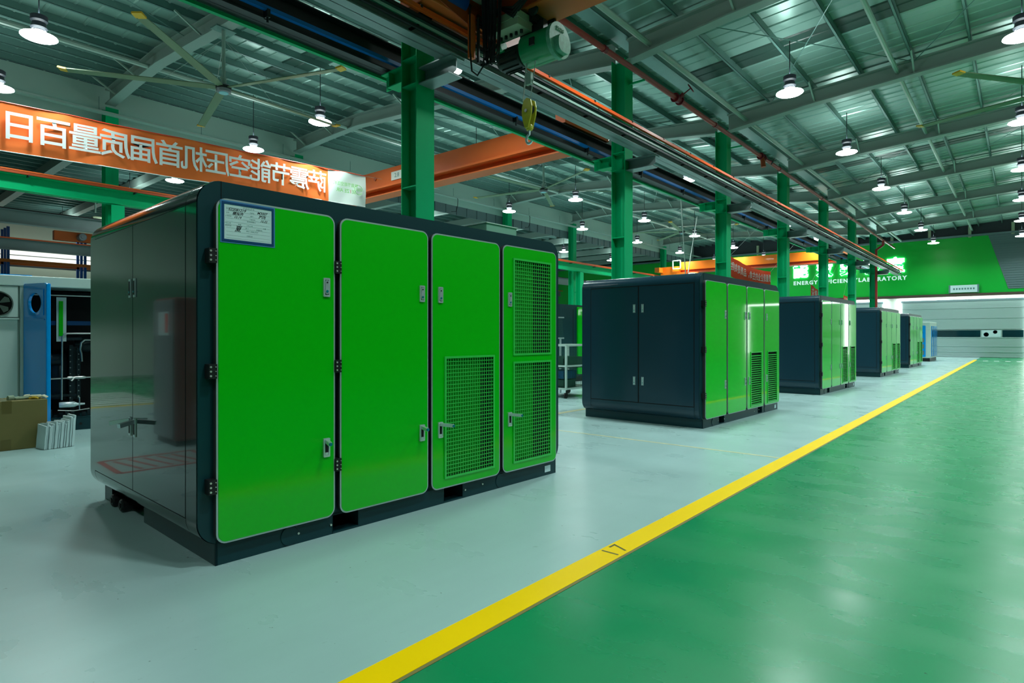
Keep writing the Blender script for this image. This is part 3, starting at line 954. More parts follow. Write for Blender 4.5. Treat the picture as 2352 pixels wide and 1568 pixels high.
ibeam(XA, XB, yl, BZ(5.66), BZ(6.14), 0.26).build('girder', 'col_green', rl)
MB().box(XA, XB, yl - .03, yl + .03, BZ(6.14), BZ(6.19)).build('crane_rail', 'beam_black', rl)
MB().box(XA, XB, yl - .24, yl - .18, BZ(6.12), BZ(6.12) + .06).build('conductor_rail', 'orange_dark', rl)
MB().box(XA, XB, yl - .25, yl - .22, BZ(6.2), BZ(6.2) + .03).build('conductor_rail', 'orange', rl)
for k in range(22):
    x = (-10 + k * 2.9) * S
    MB().box(x, x + .03, yl - .24, yl - .05, BZ(6.08), BZ(6.13)).build('rail_clip', 'beam_black', rl)
for yy_, zz_, mm_, lab, orr in ((31.0, 5.75, 'beam_grey', 'dark grey runway beam across the side hall at the far left', False),
                                (38.7, 5.55, 'beam_grey', 'grey runway beam with orange rail before the blue storage rack', True)):
    g = thing('crane_runway_beam', lab, 'beam')
    ibeam(XA, XB, yy_ * S, BZ(zz_), BZ(zz_ + .55), 0.28).build('girder', mm_, g)
    MB().box(XA, XB, yy_ * S - .03, yy_ * S + .03, BZ(zz_ + .55), BZ(zz_ + .62)).build('crane_rail', 'beam_black', g)
    if orr:
        MB().box(XA, XB, yy_ * S - .26, yy_ * S - .2, BZ(zz_ + .52), BZ(zz_ + .58)).build('conductor_rail', 'orange_rail', g)
et = thing('crane_end_truck', 'orange crane end truck with a round motor on the far left runway', 'crane', B(9.0, 38.5, 6.2))
MB().box(-.35, 1.6, -.12, .12, .02, .40).build('truck_box', 'orange', et, bevel=.02)
MB().lathe([(.13, -.42), (.15, -.4), (.15, -.12)], 20, (.55, 0, .2), 'y').lathe([(.07, -.46), (.07, -.42)], 16, (.55, 0, .2), 'y').build('drive_motor', 'fan_hub', et, smooth=True)
for k in range(3):
    xk = (3.9 + BAY * k) * S if k else 4.4 * S
    c = thing('steel_column', 'green column standing at the far left, %s beside the storage rack' % ORD[k], 'column', (xk if k else 4.25 * S * 1.0, 37.6 * S, 0))
    MB().box(-.2, .2, -.16, -.145, 0, BZ(8.4)).box(-.2, .2, .145, .16, 0, BZ(8.4)).box(-.006, .006, -.16, .16, 0, BZ(8.4)).build('shaft', 'col_green', c)
    MB().box(-.12, .12, -.5, -.16, BZ(5.1), BZ(5.1) + .02).build('bracket', 'beam_grey', c)
# storage rack with blue uprights
rk = thing('storage_rack', 'tall storage rack with blue uprights and orange beams at the far left', 'rack', B(7.25, 41.5, 0))
rk.location.z = 0
zr = BZ(7.1)
for k in range(-2, 6):
    for dy in (0, .55, 1.1):
        MB().box(k * 2.7 - .05, k * 2.7 + .05, dy, dy + .08, 0, zr).build('upright', 'blue_steel', rk)
for z in (1.9, 3.1, 4.3, 5.2):
    for dy in (-.03, 1.1):
        MB().box(-5.4, 13.5, dy, dy + .05, z, z + .13).build('shelf_beam', 'rack_orange', rk)
struct(MB().box(-9, 20, 47.6 * S, 47.7 * S, BZ(5.75), BZ(6.75)).build('window_1', 'window_lit'))
MB().box(-9, 20, 47.5 * S, 47.58 * S, BZ(4.6), BZ(4.85)).build('blue_rail_band', 'blue_steel', bpy.data.objects['window_1'])
MB().box(-9, 20, 47.5 * S, 47.58 * S, BZ(5.5), BZ(5.72)).build('window_sill', 'wall_dark', bpy.data.objects['window_1'])
MB().box(-9, 20, 47.5 * S, 47.58 * S, BZ(6.2), BZ(6.24)).build('window_bar', 'wall_grey', bpy.data.objects['window_1'])

# ------------------------------------------------------------------ hanging lamps
lamp0 = None
def make_lamp():
    t = thing('high_bay_lamp', '', 'lamp')
    MB().lathe([(.10, .030), (.20, .020), (.262, .008), (.266, -.004), (.252, -.010)], 32).build('reflector', 'lamp_glow', t, smooth=True)
    MB().lathe([(.252, -.011), (.240, -.020), (.18, -.030), (.001, -.036)], 32).build('diffuser', 'lamp_glow', t, smooth=True)
    MB().lathe([(.070, .030), (.072, .075), (.080, .085)], 24).build('neck', 'lamp_shade', t, smooth=True)
    MB().lathe([(.080, .085), (.082, .095), (.080, .105)], 24).build('glowing_ring', 'lamp_neck', t, smooth=True)
    hs = MB().lathe([(.10, .116), (.125, .15), (.105, .19), (.098, .24), (.125, .27), (.125, .35), (.11, .36), (.05, .375)], 24)
    hs.build('heat_sink', 'lamp_body', t, smooth=True)
    MB().tube([(0, 0, .37), (0, 0, 1)], .010, 6).build('rod', 'lamp_body', t)
    ld = bpy.data.lights.new('lamp_light', 'AREA')
    ld.shape = 'DISK'
    ld.size = .46
    ld.energy = LAMP_DOWN
    ld.color = LAMP_COL
    ld.spread = math.radians(150)
    lo = bpy.data.objects.new('lamp_light', ld)
    COL.objects.link(lo)
    lo.parent = t
    lo.location = (0, 0, -.05)
    lu = bpy.data.lights.new('added_uplight', 'AREA')  # added uplight above the heat sink, brightens the roof
    lu.shape = 'DISK'
    lu.size = .18
    lu.energy = LAMP_UP
    lu.color = LAMP_COL
    l2 = bpy.data.objects.new('added_uplight', lu)
    COL.objects.link(l2)
    l2.parent = t
    l2.location = (0, 0, .385)
    l2.rotation_euler = (PI, 0, 0)
    return t
def put_lamp(x, y, z, label, group, used=[]):
    global lamp0
    if lamp0 is None:
        lamp0 = make_lamp()
        t = lamp0
    else:
        t = copy_tree(lamp0)
    t.location = B(x, y, z)
    top = (zraf(y) + TOP - z) * S - .006 if y < 24 else (9.15 - z) * S - .002
    for ch in t.children:
        if ch.name.startswith('rod'):          # the rod reaches up to the sheeting
            ch.location.z = .37 - .37 * (top - .37) / .63
            ch.scale.z = (top - .37) / .63
    tag(t, label, 'lamp', group)
    return t
rows = [(4.83, 'over the green machines', 'lamps in the row over the green machines'),
        (0.0, 'at the right edge of the picture', 'lamps in the row at the right edge'),
        (-4.8, None, 'lamps over the unseen right side of the aisle'),
        (10.9, 'just behind the middle columns', 'lamps just behind the middle columns'),
        (16.6, 'in the middle of the left hall', 'lamps in the middle of the left hall'),
        (20.85, 'beside the left wall panel', 'lamps beside the left wall panel')]
for y, where, grp in rows:
    n = 0
    for k in range({10.9: -1, 16.6: -1, 20.85: -2, 4.83: 0, 0.0: -2, -4.8: -1}[y], 7):  # unseen near lamps and the right-hand row are added for their light
        x = X0 + BAY * k + 3.5
        near = {4.83: 0, 0.0: 1, 10.9: 0, 16.6: -1, 20.85: -1}.get(y, 99)
        if where is None:
            lab = 'unseen high bay lamp added for light, out of the picture on the right, %s along' % ORD[k + 1]
        elif k < near:
            lab = 'unseen high bay lamp near the camera, %s, %s along' % (where, ORD[k + 2])
        else:
            lab = 'lit high bay lamp %s, %s from the camera' % (where, ORD[n])
            n += 1
        put_lamp(x, y, 7.85, lab, grp)
for y, nm in ((27.0, 'nearest'), (32.3, 'middle'), (43.6, 'farthest')):
    for k in range(0, 6):
        put_lamp(X0 + BAY * k + 3.2, y, 7.7, 'lit high bay lamp in the %s row of the side hall, %s along' % (nm, ORD[k]), 'side hall lamps')

# ------------------------------------------------------------------ ceiling fans
def fan(x, y, z, ang, lab, src=None):
    t = thing('ceiling_fan', lab, 'fan', B(x, y, z), math.radians(ang))
    MB().lathe([(.10, -.10), (.13, -.09), (.14, -.04), (.14, .03), (.12, .05)], 24).build('motor_hub', 'fan_hub', t, smooth=True)
    MB().lathe([(.143, -.035), (.143, .02)], 24).build('dark_band', 'black', t)
    MB().lathe([(.001, -.112), (.085, -.110), (.09, -.10)], 20).build('bottom_disc', 'fan_disc', t)
    MB().lathe([(.05, .05), (.05, .17), (.07, .18), (.07, .20)], 14).tube([(0, 0, .2), (0, 0, (zraf(y) - z) * S)], .035, 10).build('drop_rod', 'pale_tube', t)
    MB().box(-.2, .2, -.12, .12, (zraf(y) - z) * S - .03, (zraf(y) - z) * S).build('mount_plate', 'purlin', t)
    for k in range(5):
        a = 2 * PI * k / 5
        d, n = Vector((math.cos(a), math.sin(a), 0)), Vector((-math.sin(a), math.cos(a), 0))
        R = 2.62
        up = Vector((0, 0, 1))
        vs = []
        for r_, w_, tilt in ((.14, .05, .25), (.4, .075, .22), (R, .07, .12)):
            for sgn in (-1, 1):
                for e in (-.008, .008):
                    vs.append(d * r_ + n * (w_ * sgn) + up * (sgn * w_ * tilt + e))
        f = []
        for i in (0, 4):
            f += [(i, i + 4, i + 5, i + 1), (i + 2, i + 3, i + 7, i + 6), (i, i + 2, i + 6, i + 4), (i + 1, i + 5, i + 7, i + 3)]
        f += [(0, 1, 3, 2), (8, 10, 11, 9)]
        b = MB().add(vs, f).build('blade', 'fan_blade', t)
        MB().beam(d * (R - .02), d * (R + .11) + up * .02, .16, .03).build('blade_tip', 'fan_yellow', b)
        MB().tube([d * 1.1 + up * .0, up * ((zraf(y) - z) * S * .8) + d * .05], .004, 4).build('guy_wire', 'strap', t)
    return t
fan(6.93, 15.4, 7.5, 4, 'large five blade ceiling fan with amber tips at the upper left')
fan(20.93, 15.9, 7.6, 30, 'second five blade ceiling fan, seen past the first green column')
fan(20.93, -0.9, 7.6, 143, 'ceiling fan whose blade tip shows at the upper right edge')
fan(34.93, 15.9, 7.6, 50, 'farthest five blade ceiling fan in the left hall')
fn = thing('small_wall_fan', 'small grey fan with a yellow cap under the beams at the far left', 'fan', B(9.2, 34.0, 6.75))
MB().tube([(0, 0, .3), (0, 0, 1.2)], .03, 8).build('drop_rod', 'pale_tube', fn)
MB().lathe([(.16, -.2), (.18, -.1), (.18, .2), (.16, .24)], 16, (.1, 0, 0), 'x').build('housing', 'box_olive', fn, smooth=True)
MB().lathe([(.17, .24), (.17, .3), (.1, .32)], 16, (.1, 0, 0), 'x').build('cap', 'fan_yellow', fn)

# ------------------------------------------------------------------ the long banner, seen from behind (mirrored writing)
BY = 17.0 * S
def banner_pt(X8, v):
    """X8 grid coordinate along, v 0 bottom .. 1 top"""
    x = X8 * S
    zb_ = BZ(5.28 + (X8 - 2.8) * 0.034)
    zt_ = BZ(6.35 + (X8 - 2.8) * 0.030)
    yw = BY + 0.018 * math.sin(X8 * 2.3 + v * 2) + 0.012 * math.sin(X8 * 5.1 - v * 4)
    return (x, yw, zb_ + (zt_ - zb_) * v)
def cloth(xa, xb, nx, nv=8):
    mb = MB()
    vs = [banner_pt(xa + (xb - xa) * i / nx, j / nv) for i in range(nx + 1) for j in range(nv + 1)]
    fs = [(i * (nv + 1) + j, (i + 1) * (nv + 1) + j, (i + 1) * (nv + 1) + j + 1, i * (nv + 1) + j + 1) for i in range(nx) for j in range(nv)]
    return mb.add(vs, fs)
bn = thing('long_banner', 'long orange banner with white mirrored Chinese characters across the left hall', 'banner')
o = cloth(0.6, 10.98, 90).build('orange_cloth', 'banner', bn, smooth=True)
o = cloth(10.98, 12.4, 14).build('white_cloth', 'banner_white', bn, smooth=True)
MB().tube([banner_pt(.6 + 11.8 * i / 20, 1.0) for i in range(21)], .010, 6).build('top_hem', 'logo_red', bn)
MB().tube([banner_pt(.6 + 11.8 * i / 20, 0.0) for i in range(21)], .008, 6).build('bottom_hem', 'letter_white', bn)
MB().tube([banner_pt(12.4, 1.0), B(16, 17.2, 6.9)], .004, 5).build('tie_cord', 'strap', bn)
chars = '萨震节能空压机首届质量百日'
for i, ch in enumerate(chars):
    X8 = 10.55 - i * .616
    p = banner_pt(X8, .5)
    text_mesh(ch, .54, 'character', 'letter_white', bn, face_mx((p[0], BY - .033, p[2]), (-1, 0, -.030), (0, 0, 1)), bold=.007)
for s_, X8, v, sz, m_ in (('萨震节能空压机', 11.6, .60, .105, 'logo_green'), ('SE  ZE AIR', 11.62, .40, .13, 'logo_green'), ('I', 11.79, .40, .13, 'logo_red')):
    p = banner_pt(X8, v)
    text_mesh(s_, sz, 'logo_text', m_, bn, face_mx((p[0], BY - .033, p[2]), (-1, 0, -.030), (0, 0, 1)))
p = banner_pt(12.1, .5)
MB().tube([(p[0] + .12 * math.cos(t * PI / 10), BY - .033, p[2] + .12 * math.sin(t * PI / 10)) for t in range(1, 19)], .006, 5).build('logo_ring', 'logo_green', bn)
text_mesh('SEIZE', .085, 'logo_text', 'logo_green', bn, face_mx((p[0] + .02, BY - .033, p[2]), (-1, 0, 0), (0, 0, 1)))
def small_banner(xa, xb, y, zta, ztb, zba, zbb, body, lab, sag=.12, m_='banner_red'):
    b_ = thing('slogan_banner', lab, 'banner')
    n = 24
    def P(i, v, dy=0):
        q = i / n
        s_ = -sag * math.sin(PI * q)
        zt_ = zta + (ztb - zta) * q + s_
        zb_ = zba + (zbb - zba) * q + s_
        return (xa + (xb - xa) * q, y + .015 * math.sin(i) + dy, zb_ + (zt_ - zb_) * v)
    vs = [P(i, j / 3) for i in range(n + 1) for j in range(4)]
    fs = [(i * 4 + j, (i + 1) * 4 + j, (i + 1) * 4 + j + 1, i * 4 + j + 1) for i in range(n) for j in range(3)]
    MB().add(vs, fs).build('cloth', m_, b_, smooth=True)
    for i in (0, n):
        a_ = P(i, 1)
        MB().tube([a_, (a_[0], 8.70 * S, BZ(6.02))], .004, 5).build('tie_cord', 'strap', b_)
    L_ = len(body)
    for i, ch in enumerate(body):
        q = (L_ - i - .5) / L_
        p_ = P(q * n, .5)
        text_mesh(ch, min((xb - xa) / L_ * 1.0, (zta - zba) * .62), 'character', 'letter_white', b_, face_mx((p_[0], y - .03, p_[2]), (-1, 0, 0), (0, 0, 1)))
    return b_
small_banner(20.9, 25.3, 7.75, 4.02, 3.82, 3.32, 3.22, '质量是企业的生命，品质是制胜', 'red slogan banner with mirrored characters above the second machine')
small_banner(30.0, 32.6, 7.4, 3.62, 3.40, 2.9, 2.85, '品质是效益', 'small red banner hanging above the third machine', .1)
small_banner(35.2, 36.4, 7.1, 3.35, 3.35, 2.95, 2.9, '安全生产', 'smallest red and white banner above the fourth machine', .03)
# crossed steel straps before the red banner
for a, b, lab in (((15.2, 6.95, 4.9), (15.9, 7.1, 2.5), 'long grey strap leaning right in the crossed pair before the red banner'),
                  ((16.6, 7.1, 4.65), (15.6, 7.0, 2.5), 'long grey strap leaning left in the crossed pair before the red banner')):
    tag(MB().tube([a, b], .014, 6).build('steel_strap', 'strap'), lab, 'strap')

# ------------------------------------------------------------------ green compressor cabinets
YAW = math.radians(-1.7)
def lock(parent, x, z, yf, opened, mirror=1, big=1.0):
    l = MB().plate(rrect(x - .022, x + .022, z - .058, z + .058, .005, 3), [rrect(x - .013, x + .013, z - .046, z + .046, .004, 2)], yf - .010, yf).build('lock', 'chrome', parent)
    if opened:
        MB().box(x - .013, x + .013, yf - .002, yf, z - .046, z + .046).build('lock_recess', 'gap', l)
        MB().beam((x, yf - .005, z + .040), (x + mirror * .035, yf - .105, z + .036), .020, .022).build('lever', 'chrome', l)
        MB().lathe([(.010, yf - .112), (.010, yf - .1)], 12, (x + mirror * .034, 0, z + .036), 'y').build('key_button', 'key_blue', l)
        MB().box(x - .011, x + .011, yf - .009, yf - .001, z - .045, z - .030).build('lower_catch', 'chrome', l)
    else:
        MB().plate(rrect(x - .012, x + .012, z - .042, z + .044, .010, 4), [], yf - .013, yf - .002).build('lever', 'trim_silver', l)
        MB().lathe([(.008, yf - .016), (.008, yf - .012)], 12, (x, 0, z - .024), 'y').build('key_button', 'key_blue', l)
        MB().lathe([(.005, yf - .016), (.005, yf - .012)], 10, (x, 0, z + .030), 'y').build('finger_notch', 'gap', l)
def hinge(parent, x, z, w=.042, h=.078):
    hg = MB().box(x - w / 2, x + w / 2, -.058, -.002, z - h / 2, z + h / 2).build('hinge', 'black', parent)
    s = MB()
    for i in (-1, 0, 1):
        for dx in (-.012, .014):
            s.lathe([(.0055 if dx < 0 else .003, -.062), (.0055 if dx < 0 else .003, -.058)], 10, (x + dx, 0, z + i * .024), 'y')
    s.build('screws', 'screw', hg)

def compressor(C, L, D, lab, first):
    t = thing('compressor_cabinet', lab, 'machine', (C[0], C[1], 0), YAW, 'row of green compressor cabinets')
    Z0, Z1, OV, R = .115, 2.09, .09, .13
    smat = 'side_gloss' if first else 'side_blue'
    # base frame with fork pockets
    b = MB()
    if first:
        pockets = [(.716, .90), (1.648, 1.835)]
    else:
        pockets = [(.52, .70), (2.02, 2.20)]
    e = [0] + [q for p_ in pockets for q in p_] + [L]
    for i in range(0, len(e), 2):
        b.box(e[i], e[i + 1], 0, .012, 0, Z0 + .03)
        b.box(e[i], e[i + 1], D - .012, D, 0, Z0 + .03)
    for p_ in pockets:
        b.box(p_[0], p_[1], 0, D, 0, .012).box(p_[0], p_[1], 0, D, .115, .13)
        b.box(p_[0] - .006, p_[0], 0, D, 0, .13).box(p_[1], p_[1] + .006, 0, D, 0, .13)
    if first:
        b.box(0, .012, 0, 1.15, 0, Z0 + .03).box(0, .012, 1.86, D, 0, Z0 + .03)
    else:
        b.box(0, .012, 0, D, 0, Z0 + .03)
    b.box(L - .012, L, 0, D, 0, Z0 + .03)
    b.box(0, L, 0, D, Z0 + .005, Z0 + .02)
    b.build('base_frame', 'teal_dark', t)
    if first:
        MB().box(.4, .41, 1.1, D - .05, 0, Z0).build('inner_beam', 'gap', t)
        for yy2 in (1.72, 1.52):
            MB().lathe([(.035, -.06), (.045, -.05), (.045, .3)], 16, (.02, yy2, .05), 'x').lathe([(.018, -.066), (.018, -.06)], 12, (.02, yy2, .05), 'x').build('drain_pipe', 'black', t)
    for xc_ in ((.426, 2.262) if first else (.33, 2.35)):
        MB().lathe([(.055, -.006), (.058, 0)], 24, (xc_, 0, .060), 'y').build('round_cover', 'teal_dark', t)
    for xb_, zb_ in ((.481, .062), (.70, .061), (1.86, .06), (2.05, .07)):
        MB().lathe([(.007, -.008), (.007, 0)], 10, (xb_, 0, zb_), 'y').build('bolt', 'screw', t)
    MB().box(L - .16, L - .08, -.003, -.001, .028, .085).build('sticker', 'card_white', t)
    # shell
    MB().plate(rrect(-OV, L + OV - .05, Z0, Z1, R, 10), [], 0, D).build('shell', 'teal_dark', t, smooth=True)
    # outer skin of the left side, with its two doors
    sk = MB()
    s0, s1, s2 = (.158, 1.046, 1.912) if first else (.078, .92, 1.74)
    zt_, zb_ = (1.96, .25) if first else (1.955, .29)
    sx = -OV
    sk.box(sx - .004, sx + .01, .012, s0 - .003, Z0 + R, Z1 - R)
    sk.box(sx - .004, sx + .01, s2 + .003, D - .0, Z0 + R, Z1 - R)
    sk.box(sx - .004, sx + .01, s0 + .003, s2 - .003, zt_ + .004, Z1 - R)
    if zb_ - .004 > Z0 + R:
        sk.box(sx - .004, sx + .01, s0 + .003, s2 - .003, Z0 + R, zb_ - .004)
    # rounded skin over the top and bottom edges
    for cz, a0, a1 in ((Z1 - R, 180, 90), (Z0 + R, 180, 255)):
        n_ = 10
        rr_ = R + .004
        ring = [(-OV + R + rr_ * math.cos(math.radians(a0 + (a1 - a0) * k / n_)), cz + rr_ * math.sin(math.radians(a0 + (a1 - a0) * k / n_))) for k in range(n_ + 1)]
        for ya_, yb_ in ((.012, s0 - .003), (s0 + .003, s2 - .003), (s2 + .003, D)):
            vs = [(x_, ya_, z_) for x_, z_ in ring] + [(x_, yb_, z_) for x_, z_ in ring]
            sk.add(vs, [(k, k + 1, n_ + 2 + k, n_ + 1 + k) for k in range(n_)])
    sk.build('side_skin', smat, t, smooth=True)
    dz0, dz1 = zb_, zt_
    gp_ = .003 if first else .008
    for i, (a, b_) in enumerate(((s0 + gp_, s1 - gp_ - .002), (s1 + gp_ + .002, s2 - gp_))):
        d_ = MB().box(sx - .006, sx, a, b_, dz0 + gp_, dz1 - gp_).build('side_door', smat, t)
        dy = .045 if i else -.045
        for z in ((1.555, .66) if first else (1.635, .60)):
            yk = s1 + dy * (1 if first else 1.5)
            h2 = MB().box(sx - .013, sx - .006, yk - .018, yk + .018, z - .06, z + .06).build('handle_plate', 'chrome', d_)
            if first and z < 1:
                MB().beam((sx - .012, yk, z + .04), (sx - .11, yk + (.05 if i else -.05), z + .025), .024, .026).build('lever', 'chrome', h2)
                MB().box(sx - .014, sx - .0125, yk - .011, yk + .011, z - .045, z + .03).build('recess', 'gap', h2)
            else:
                MB().box(sx - .0145, sx - .013, yk - .010, yk + .010, z - .045, z + .045).build('lever', 'gap' if first else 'trim_silver', h2)
                MB().lathe([(.007, sx - .018), (.007, sx - .014)], 10, (0, yk, z - .025), 'x').build('key_button', 'key_blue', h2)
        MB().box(sx - .0045, sx - .001, a - gp_ - .001, b_ + gp_ + .001, dz0 - .002, dz1 + .002).build('door_gap', 'gap', d_)
    # front doors
    doors = [(-.012, .704), (.741, 1.459), (1.491, 2.211), (2.247, 2.955)]
    k_ = L / 3.0
    DZ0, DZ1 = .125, 1.992
    dm = 'door_green' if first else 'door_green_b'
    for i, (a, b_) in enumerate(doors):
        a, b_ = a * k_, b_ * k_
        holes = []
        if first:
            if i == 2:
                holes = [(1.621, 2.129, .205, 1.083)]
            if i == 3:
                holes = [(2.379, 2.860, 1.095, 1.880), (2.379, 2.860, .200, 1.020)]
        else:
            if i == 2:
                holes = [(1.640 * k_, 2.09 * k_, .17, .985)]
            if i == 3:
                holes = [(2.385 * k_, 2.82 * k_, .17, .985)]
        r_ = .055
        hl = [rect(h[0], h[1], h[2], h[3]) for h in holes]
        d_ = MB().plate(rrect(a + .010, b_ - .010, DZ0 + .010, DZ1 - .010, r_ - .01, 6), hl, -.045, -.02).build('door', dm, t)
        MB().plate(rrect(a, b_, DZ0, DZ1, r_, 6), [rrect(a + .012, b_ - .012, DZ0 + .012, DZ1 - .012, r_ - .012, 6)], -.042, -.036).build('silver_edge', 'trim_silver', d_)
        MB().plate(rrect(a + .002, b_ - .002, DZ0 + .002, DZ1 - .002, r_ - .002, 6), hl, -.036, -.001).build('door_frame', 'dark_edge', d_)
        for h in holes:
            fr = MB()
            fr.plate(rect(h[0] - .012, h[1] + .012, h[2] - .012, h[3] + .012), [rect(h[0] + .004, h[1] - .004, h[2] + .004, h[3] - .004)], -.054, -.045)
            fr.build('grille_frame', 'mesh_green', d_)
            g = MB()
            if first:
                nx = 20 if i == 2 else 18
                pitch = (h[1] - h[0]) / nx
                for q in range(1, nx):
                    g.box(h[0] + q * pitch - .0022, h[0] + q * pitch + .0022, -.048, -.0445, h[2], h[3])
                nz = round((h[3] - h[2]) / (pitch * 1.12))
                for q in range(1, nz):
                    zz = h[2] + (h[3] - h[2]) * q / nz
                    g.box(h[0], h[1], -.0505, -.047, zz - .0025, zz + .0025)
                g.build('wire_grid', 'mesh_green', d_, kind='stuff')
                cut = h[0] + (h[1] - h[0]) * (.80 if i == 2 else .62)
                MB().box(h[0], cut, -.004, -.002, h[2], h[3]).build('baffle', 'back_green', d_)
                MB().box(cut, h[1], -.004, -.002, h[2], h[3]).build('shade_sheet', 'gap', d_)  # black sheet painting the shade of the deep interior
            else:
                nz = int((h[3] - h[2]) / .034)
                for q in range(nz):
                    zz = h[2] + .008 + q * .034
                    g.add([(h[0], -.05, zz), (h[1], -.05, zz), (h[1], -.030, zz + .012), (h[0], -.030, zz + .012),
                           (h[0], -.05, zz + .003), (h[1], -.05, zz + .003), (h[1], -.030, zz + .015), (h[0], -.030, zz + .015)],
                          [(0, 3, 2, 1), (4, 5, 6, 7), (0, 1, 5, 4), (2, 3, 7, 6)])
                g.build('louvres', 'mesh_green', d_, kind='stuff')
                MB().box(h[0], h[1], -.022, -.020, h[2], h[3]).build('shade_sheet', 'gap', d_)  # black sheet painting the shade behind the slats
        lx = (b_ - .062) if i < 2 else (a + .078)
        lock(d_, lx, 1.545, -.045, False)
        lock(d_, lx, .560, -.045, first, -1 if i < 2 else 1)
    for x_ in (-.035, .722):
        for z in (1.675, 1.058, .442):
            if first or x_ < 0:
                hinge(t, x_ * k_ if x_ > 0 else x_, z)
    MB().tube([(.03, -.002, 1.99), (.03, -.002, 2.09)], .0015, 4).build('seam', 'gap', t)
    return t
FIRST = compressor((1.457, 3.336), 3.0, 2.035, 'large dark green compressor cabinet in front with four bright green doors', True)
m2_ = compressor((7.813, 3.260), 2.93, 1.90, 'second compressor cabinet in the row, dark blue side with four silver latches', False)
for C, lab in (((13.82, 3.226), 'third compressor cabinet in the row, behind the second one'),
               ((20.88, 3.232), 'fourth compressor cabinet in the row, with bright reflections on its doors'),
               ((27.45, 3.30), 'fifth and farthest green compressor cabinet, beside the small blue and white one')):
    c = copy_tree(m2_)
    c.location = (C[0], C[1], 0)
    tag(c, lab, 'machine', 'row of green compressor cabinets')

# card in a blue frame on the first door
cd = thing('inspection_card', 'white handwritten card in a navy frame on the first green door', 'card', (1.457, 3.336, 0), YAW)
x0, x1, z0, z1 = .006, .312, 1.752, 1.982
MB().plate(rect(x0, x1, z0, z1), [rect(x0 + .008, x1 - .008, z0 + .008, z1 - .008)], -.0475, -.0455).build('outer_rim', 'card_rim', cd)
MB().plate(rect(x0 + .008, x1 - .008, z0 + .008, z1 - .008), [rect(x0 + .02, x1 - .02, z0 + .02, z1 - .02)], -.050, -.0455).build('frame', 'card_blue', cd)
MB().box(x0 + .018, x1 - .018, -.0475, -.0458, z0 + .018, z1 - .018).build('paper', 'card_white', cd)
def card_t(s_, x, z, sz, m_='ink', sh=0.0, bold=0.0):
    text_mesh(s_, sz, 'handwriting' if m_ == 'ink' else 'print', m_, cd, face_mx((x, -.0478, z), (1, 0, 0), (0, 0, 1)), shear=sh, bold=bold)
card_t('产品标识卡', .160, 1.950, .013, 'ink_grey')
card_t('S22081219', .095, 1.936, .021, 'ink', .4, .0004)
card_t('模拟件', .100, 1.915, .020, 'ink', .3, .0004)
card_t('10.19', .098, 1.896, .018, 'ink', .3, .0003)
card_t('M3007', .235, 1.936, .020, 'ink', .4, .0004)
card_t('屈刚', .235, 1.915, .020, 'ink', .3, .0004)
card_t('10.22', .245, 1.893, .018, 'ink', .3, .0003)
card_t('夏', .100, 1.832, .036, 'ink', .3, .0004)
for s_, x, z in (('型号', .045, 1.938), ('名称', .045, 1.916), ('上线时间', .048, 1.898), ('工单号', .178, 1.930), ('客户', .178, 1.912), ('下线时间', .180, 1.894),
                 ('检验结果确认', .175, 1.880), ('不良上线', .045, 1.860), ('责任时间', .048, 1.846), ('数量', .11, 1.858), ('工位上线', .165, 1.858), ('主管', .25, 1.852), ('部门', .15, 1.842), ('处理时间', .22, 1.840), ('质检人员确认签字', .18, 1.826), ('合格时间', .165, 1.800)):
    card_t(s_, x, z, .0085, 'ink_grey')
mb = MB()
for z in (1.945, 1.926, 1.906, 1.887, 1.868, 1.852, 1.835, 1.815, 1.795, 1.78):
    mb.box(x0 + .03, x1 - .03, -.0479, -.0476, z - .0004, z + .0004)
mb.build('ruled_lines', 'ink_grey', cd, kind='stuff')
# tray lying on top of the first machine
tr = thing('plastic_tray', 'pale green translucent plastic tray lying on top of the first machine', 'tray', (1.457 + 2.16, 3.336 - 2.16 * .0297 + .06, 2.0925), YAW)
MB().box(0, .37, 0, .34, 0, .004).build('tray_bottom', 'tray_green', tr)
for q in ((0, .37, 0, .006), (0, .37, .334, .34), (0, .006, 0, .34), (.364, .37, 0, .34)):
    MB().box(*q, 0, .078).build('tray_side', 'tray_green', tr)
MB().box(-.01, .38, -.01, .0, .074, .082).box(-.01, .38, .34, .35, .074, .082).box(-.01, .0, -.01, .35, .074, .082).box(.37, .38, -.01, .35, .074, .082).build('rim', 'frame_white', tr)

# small blue and white compressor at the end of the row
bw = thing('blue_white_compressor', 'small blue and white compressor cabinet at the end of the row', 'machine', (34.9, 3.36, 0), YAW)
MB().box(0, 2.1, 0, 1.6, 0, .16).build('base', 'black', bw)
MB().box(-.02, 2.12, -.02, 1.62, .16, 1.9).build('shell', 'frame_white', bw, bevel=.03)
MB().plate(rrect(.5, 1.54, .22, 1.72, .03, 3), [circle(1.26, 1.4, .17)], -.05, -.02, fn=lambda x, y, z: (y - .0, 1.7 - x, z)).build('fan_panel', 'blue_enamel', bw)
MB().lathe([(.17, -.03), (.17, -.045), (.05, -.045)], 20, (0, .44, 1.4), 'x').build('fan_opening', 'gap', bw)
for z in (.32, .62, .92):
    MB().box(-.058, -.05, .22, .9, z, z + .2).build('louvre_plate', 'wall_grey', bw)
for x_ in (.3, 1.0, 1.6):
    MB().box(x_, x_ + .5, -.05, -.02, .24, 1.7).build('front_door', 'blue_enamel', bw)

# ------------------------------------------------------------------ open white compressor at the left
LY = math.radians(-10.5)
lc = thing('open_compressor', 'open white compressor cabinet with black machinery inside at the left', 'machine', (2.22, 9.58, 0), LY)
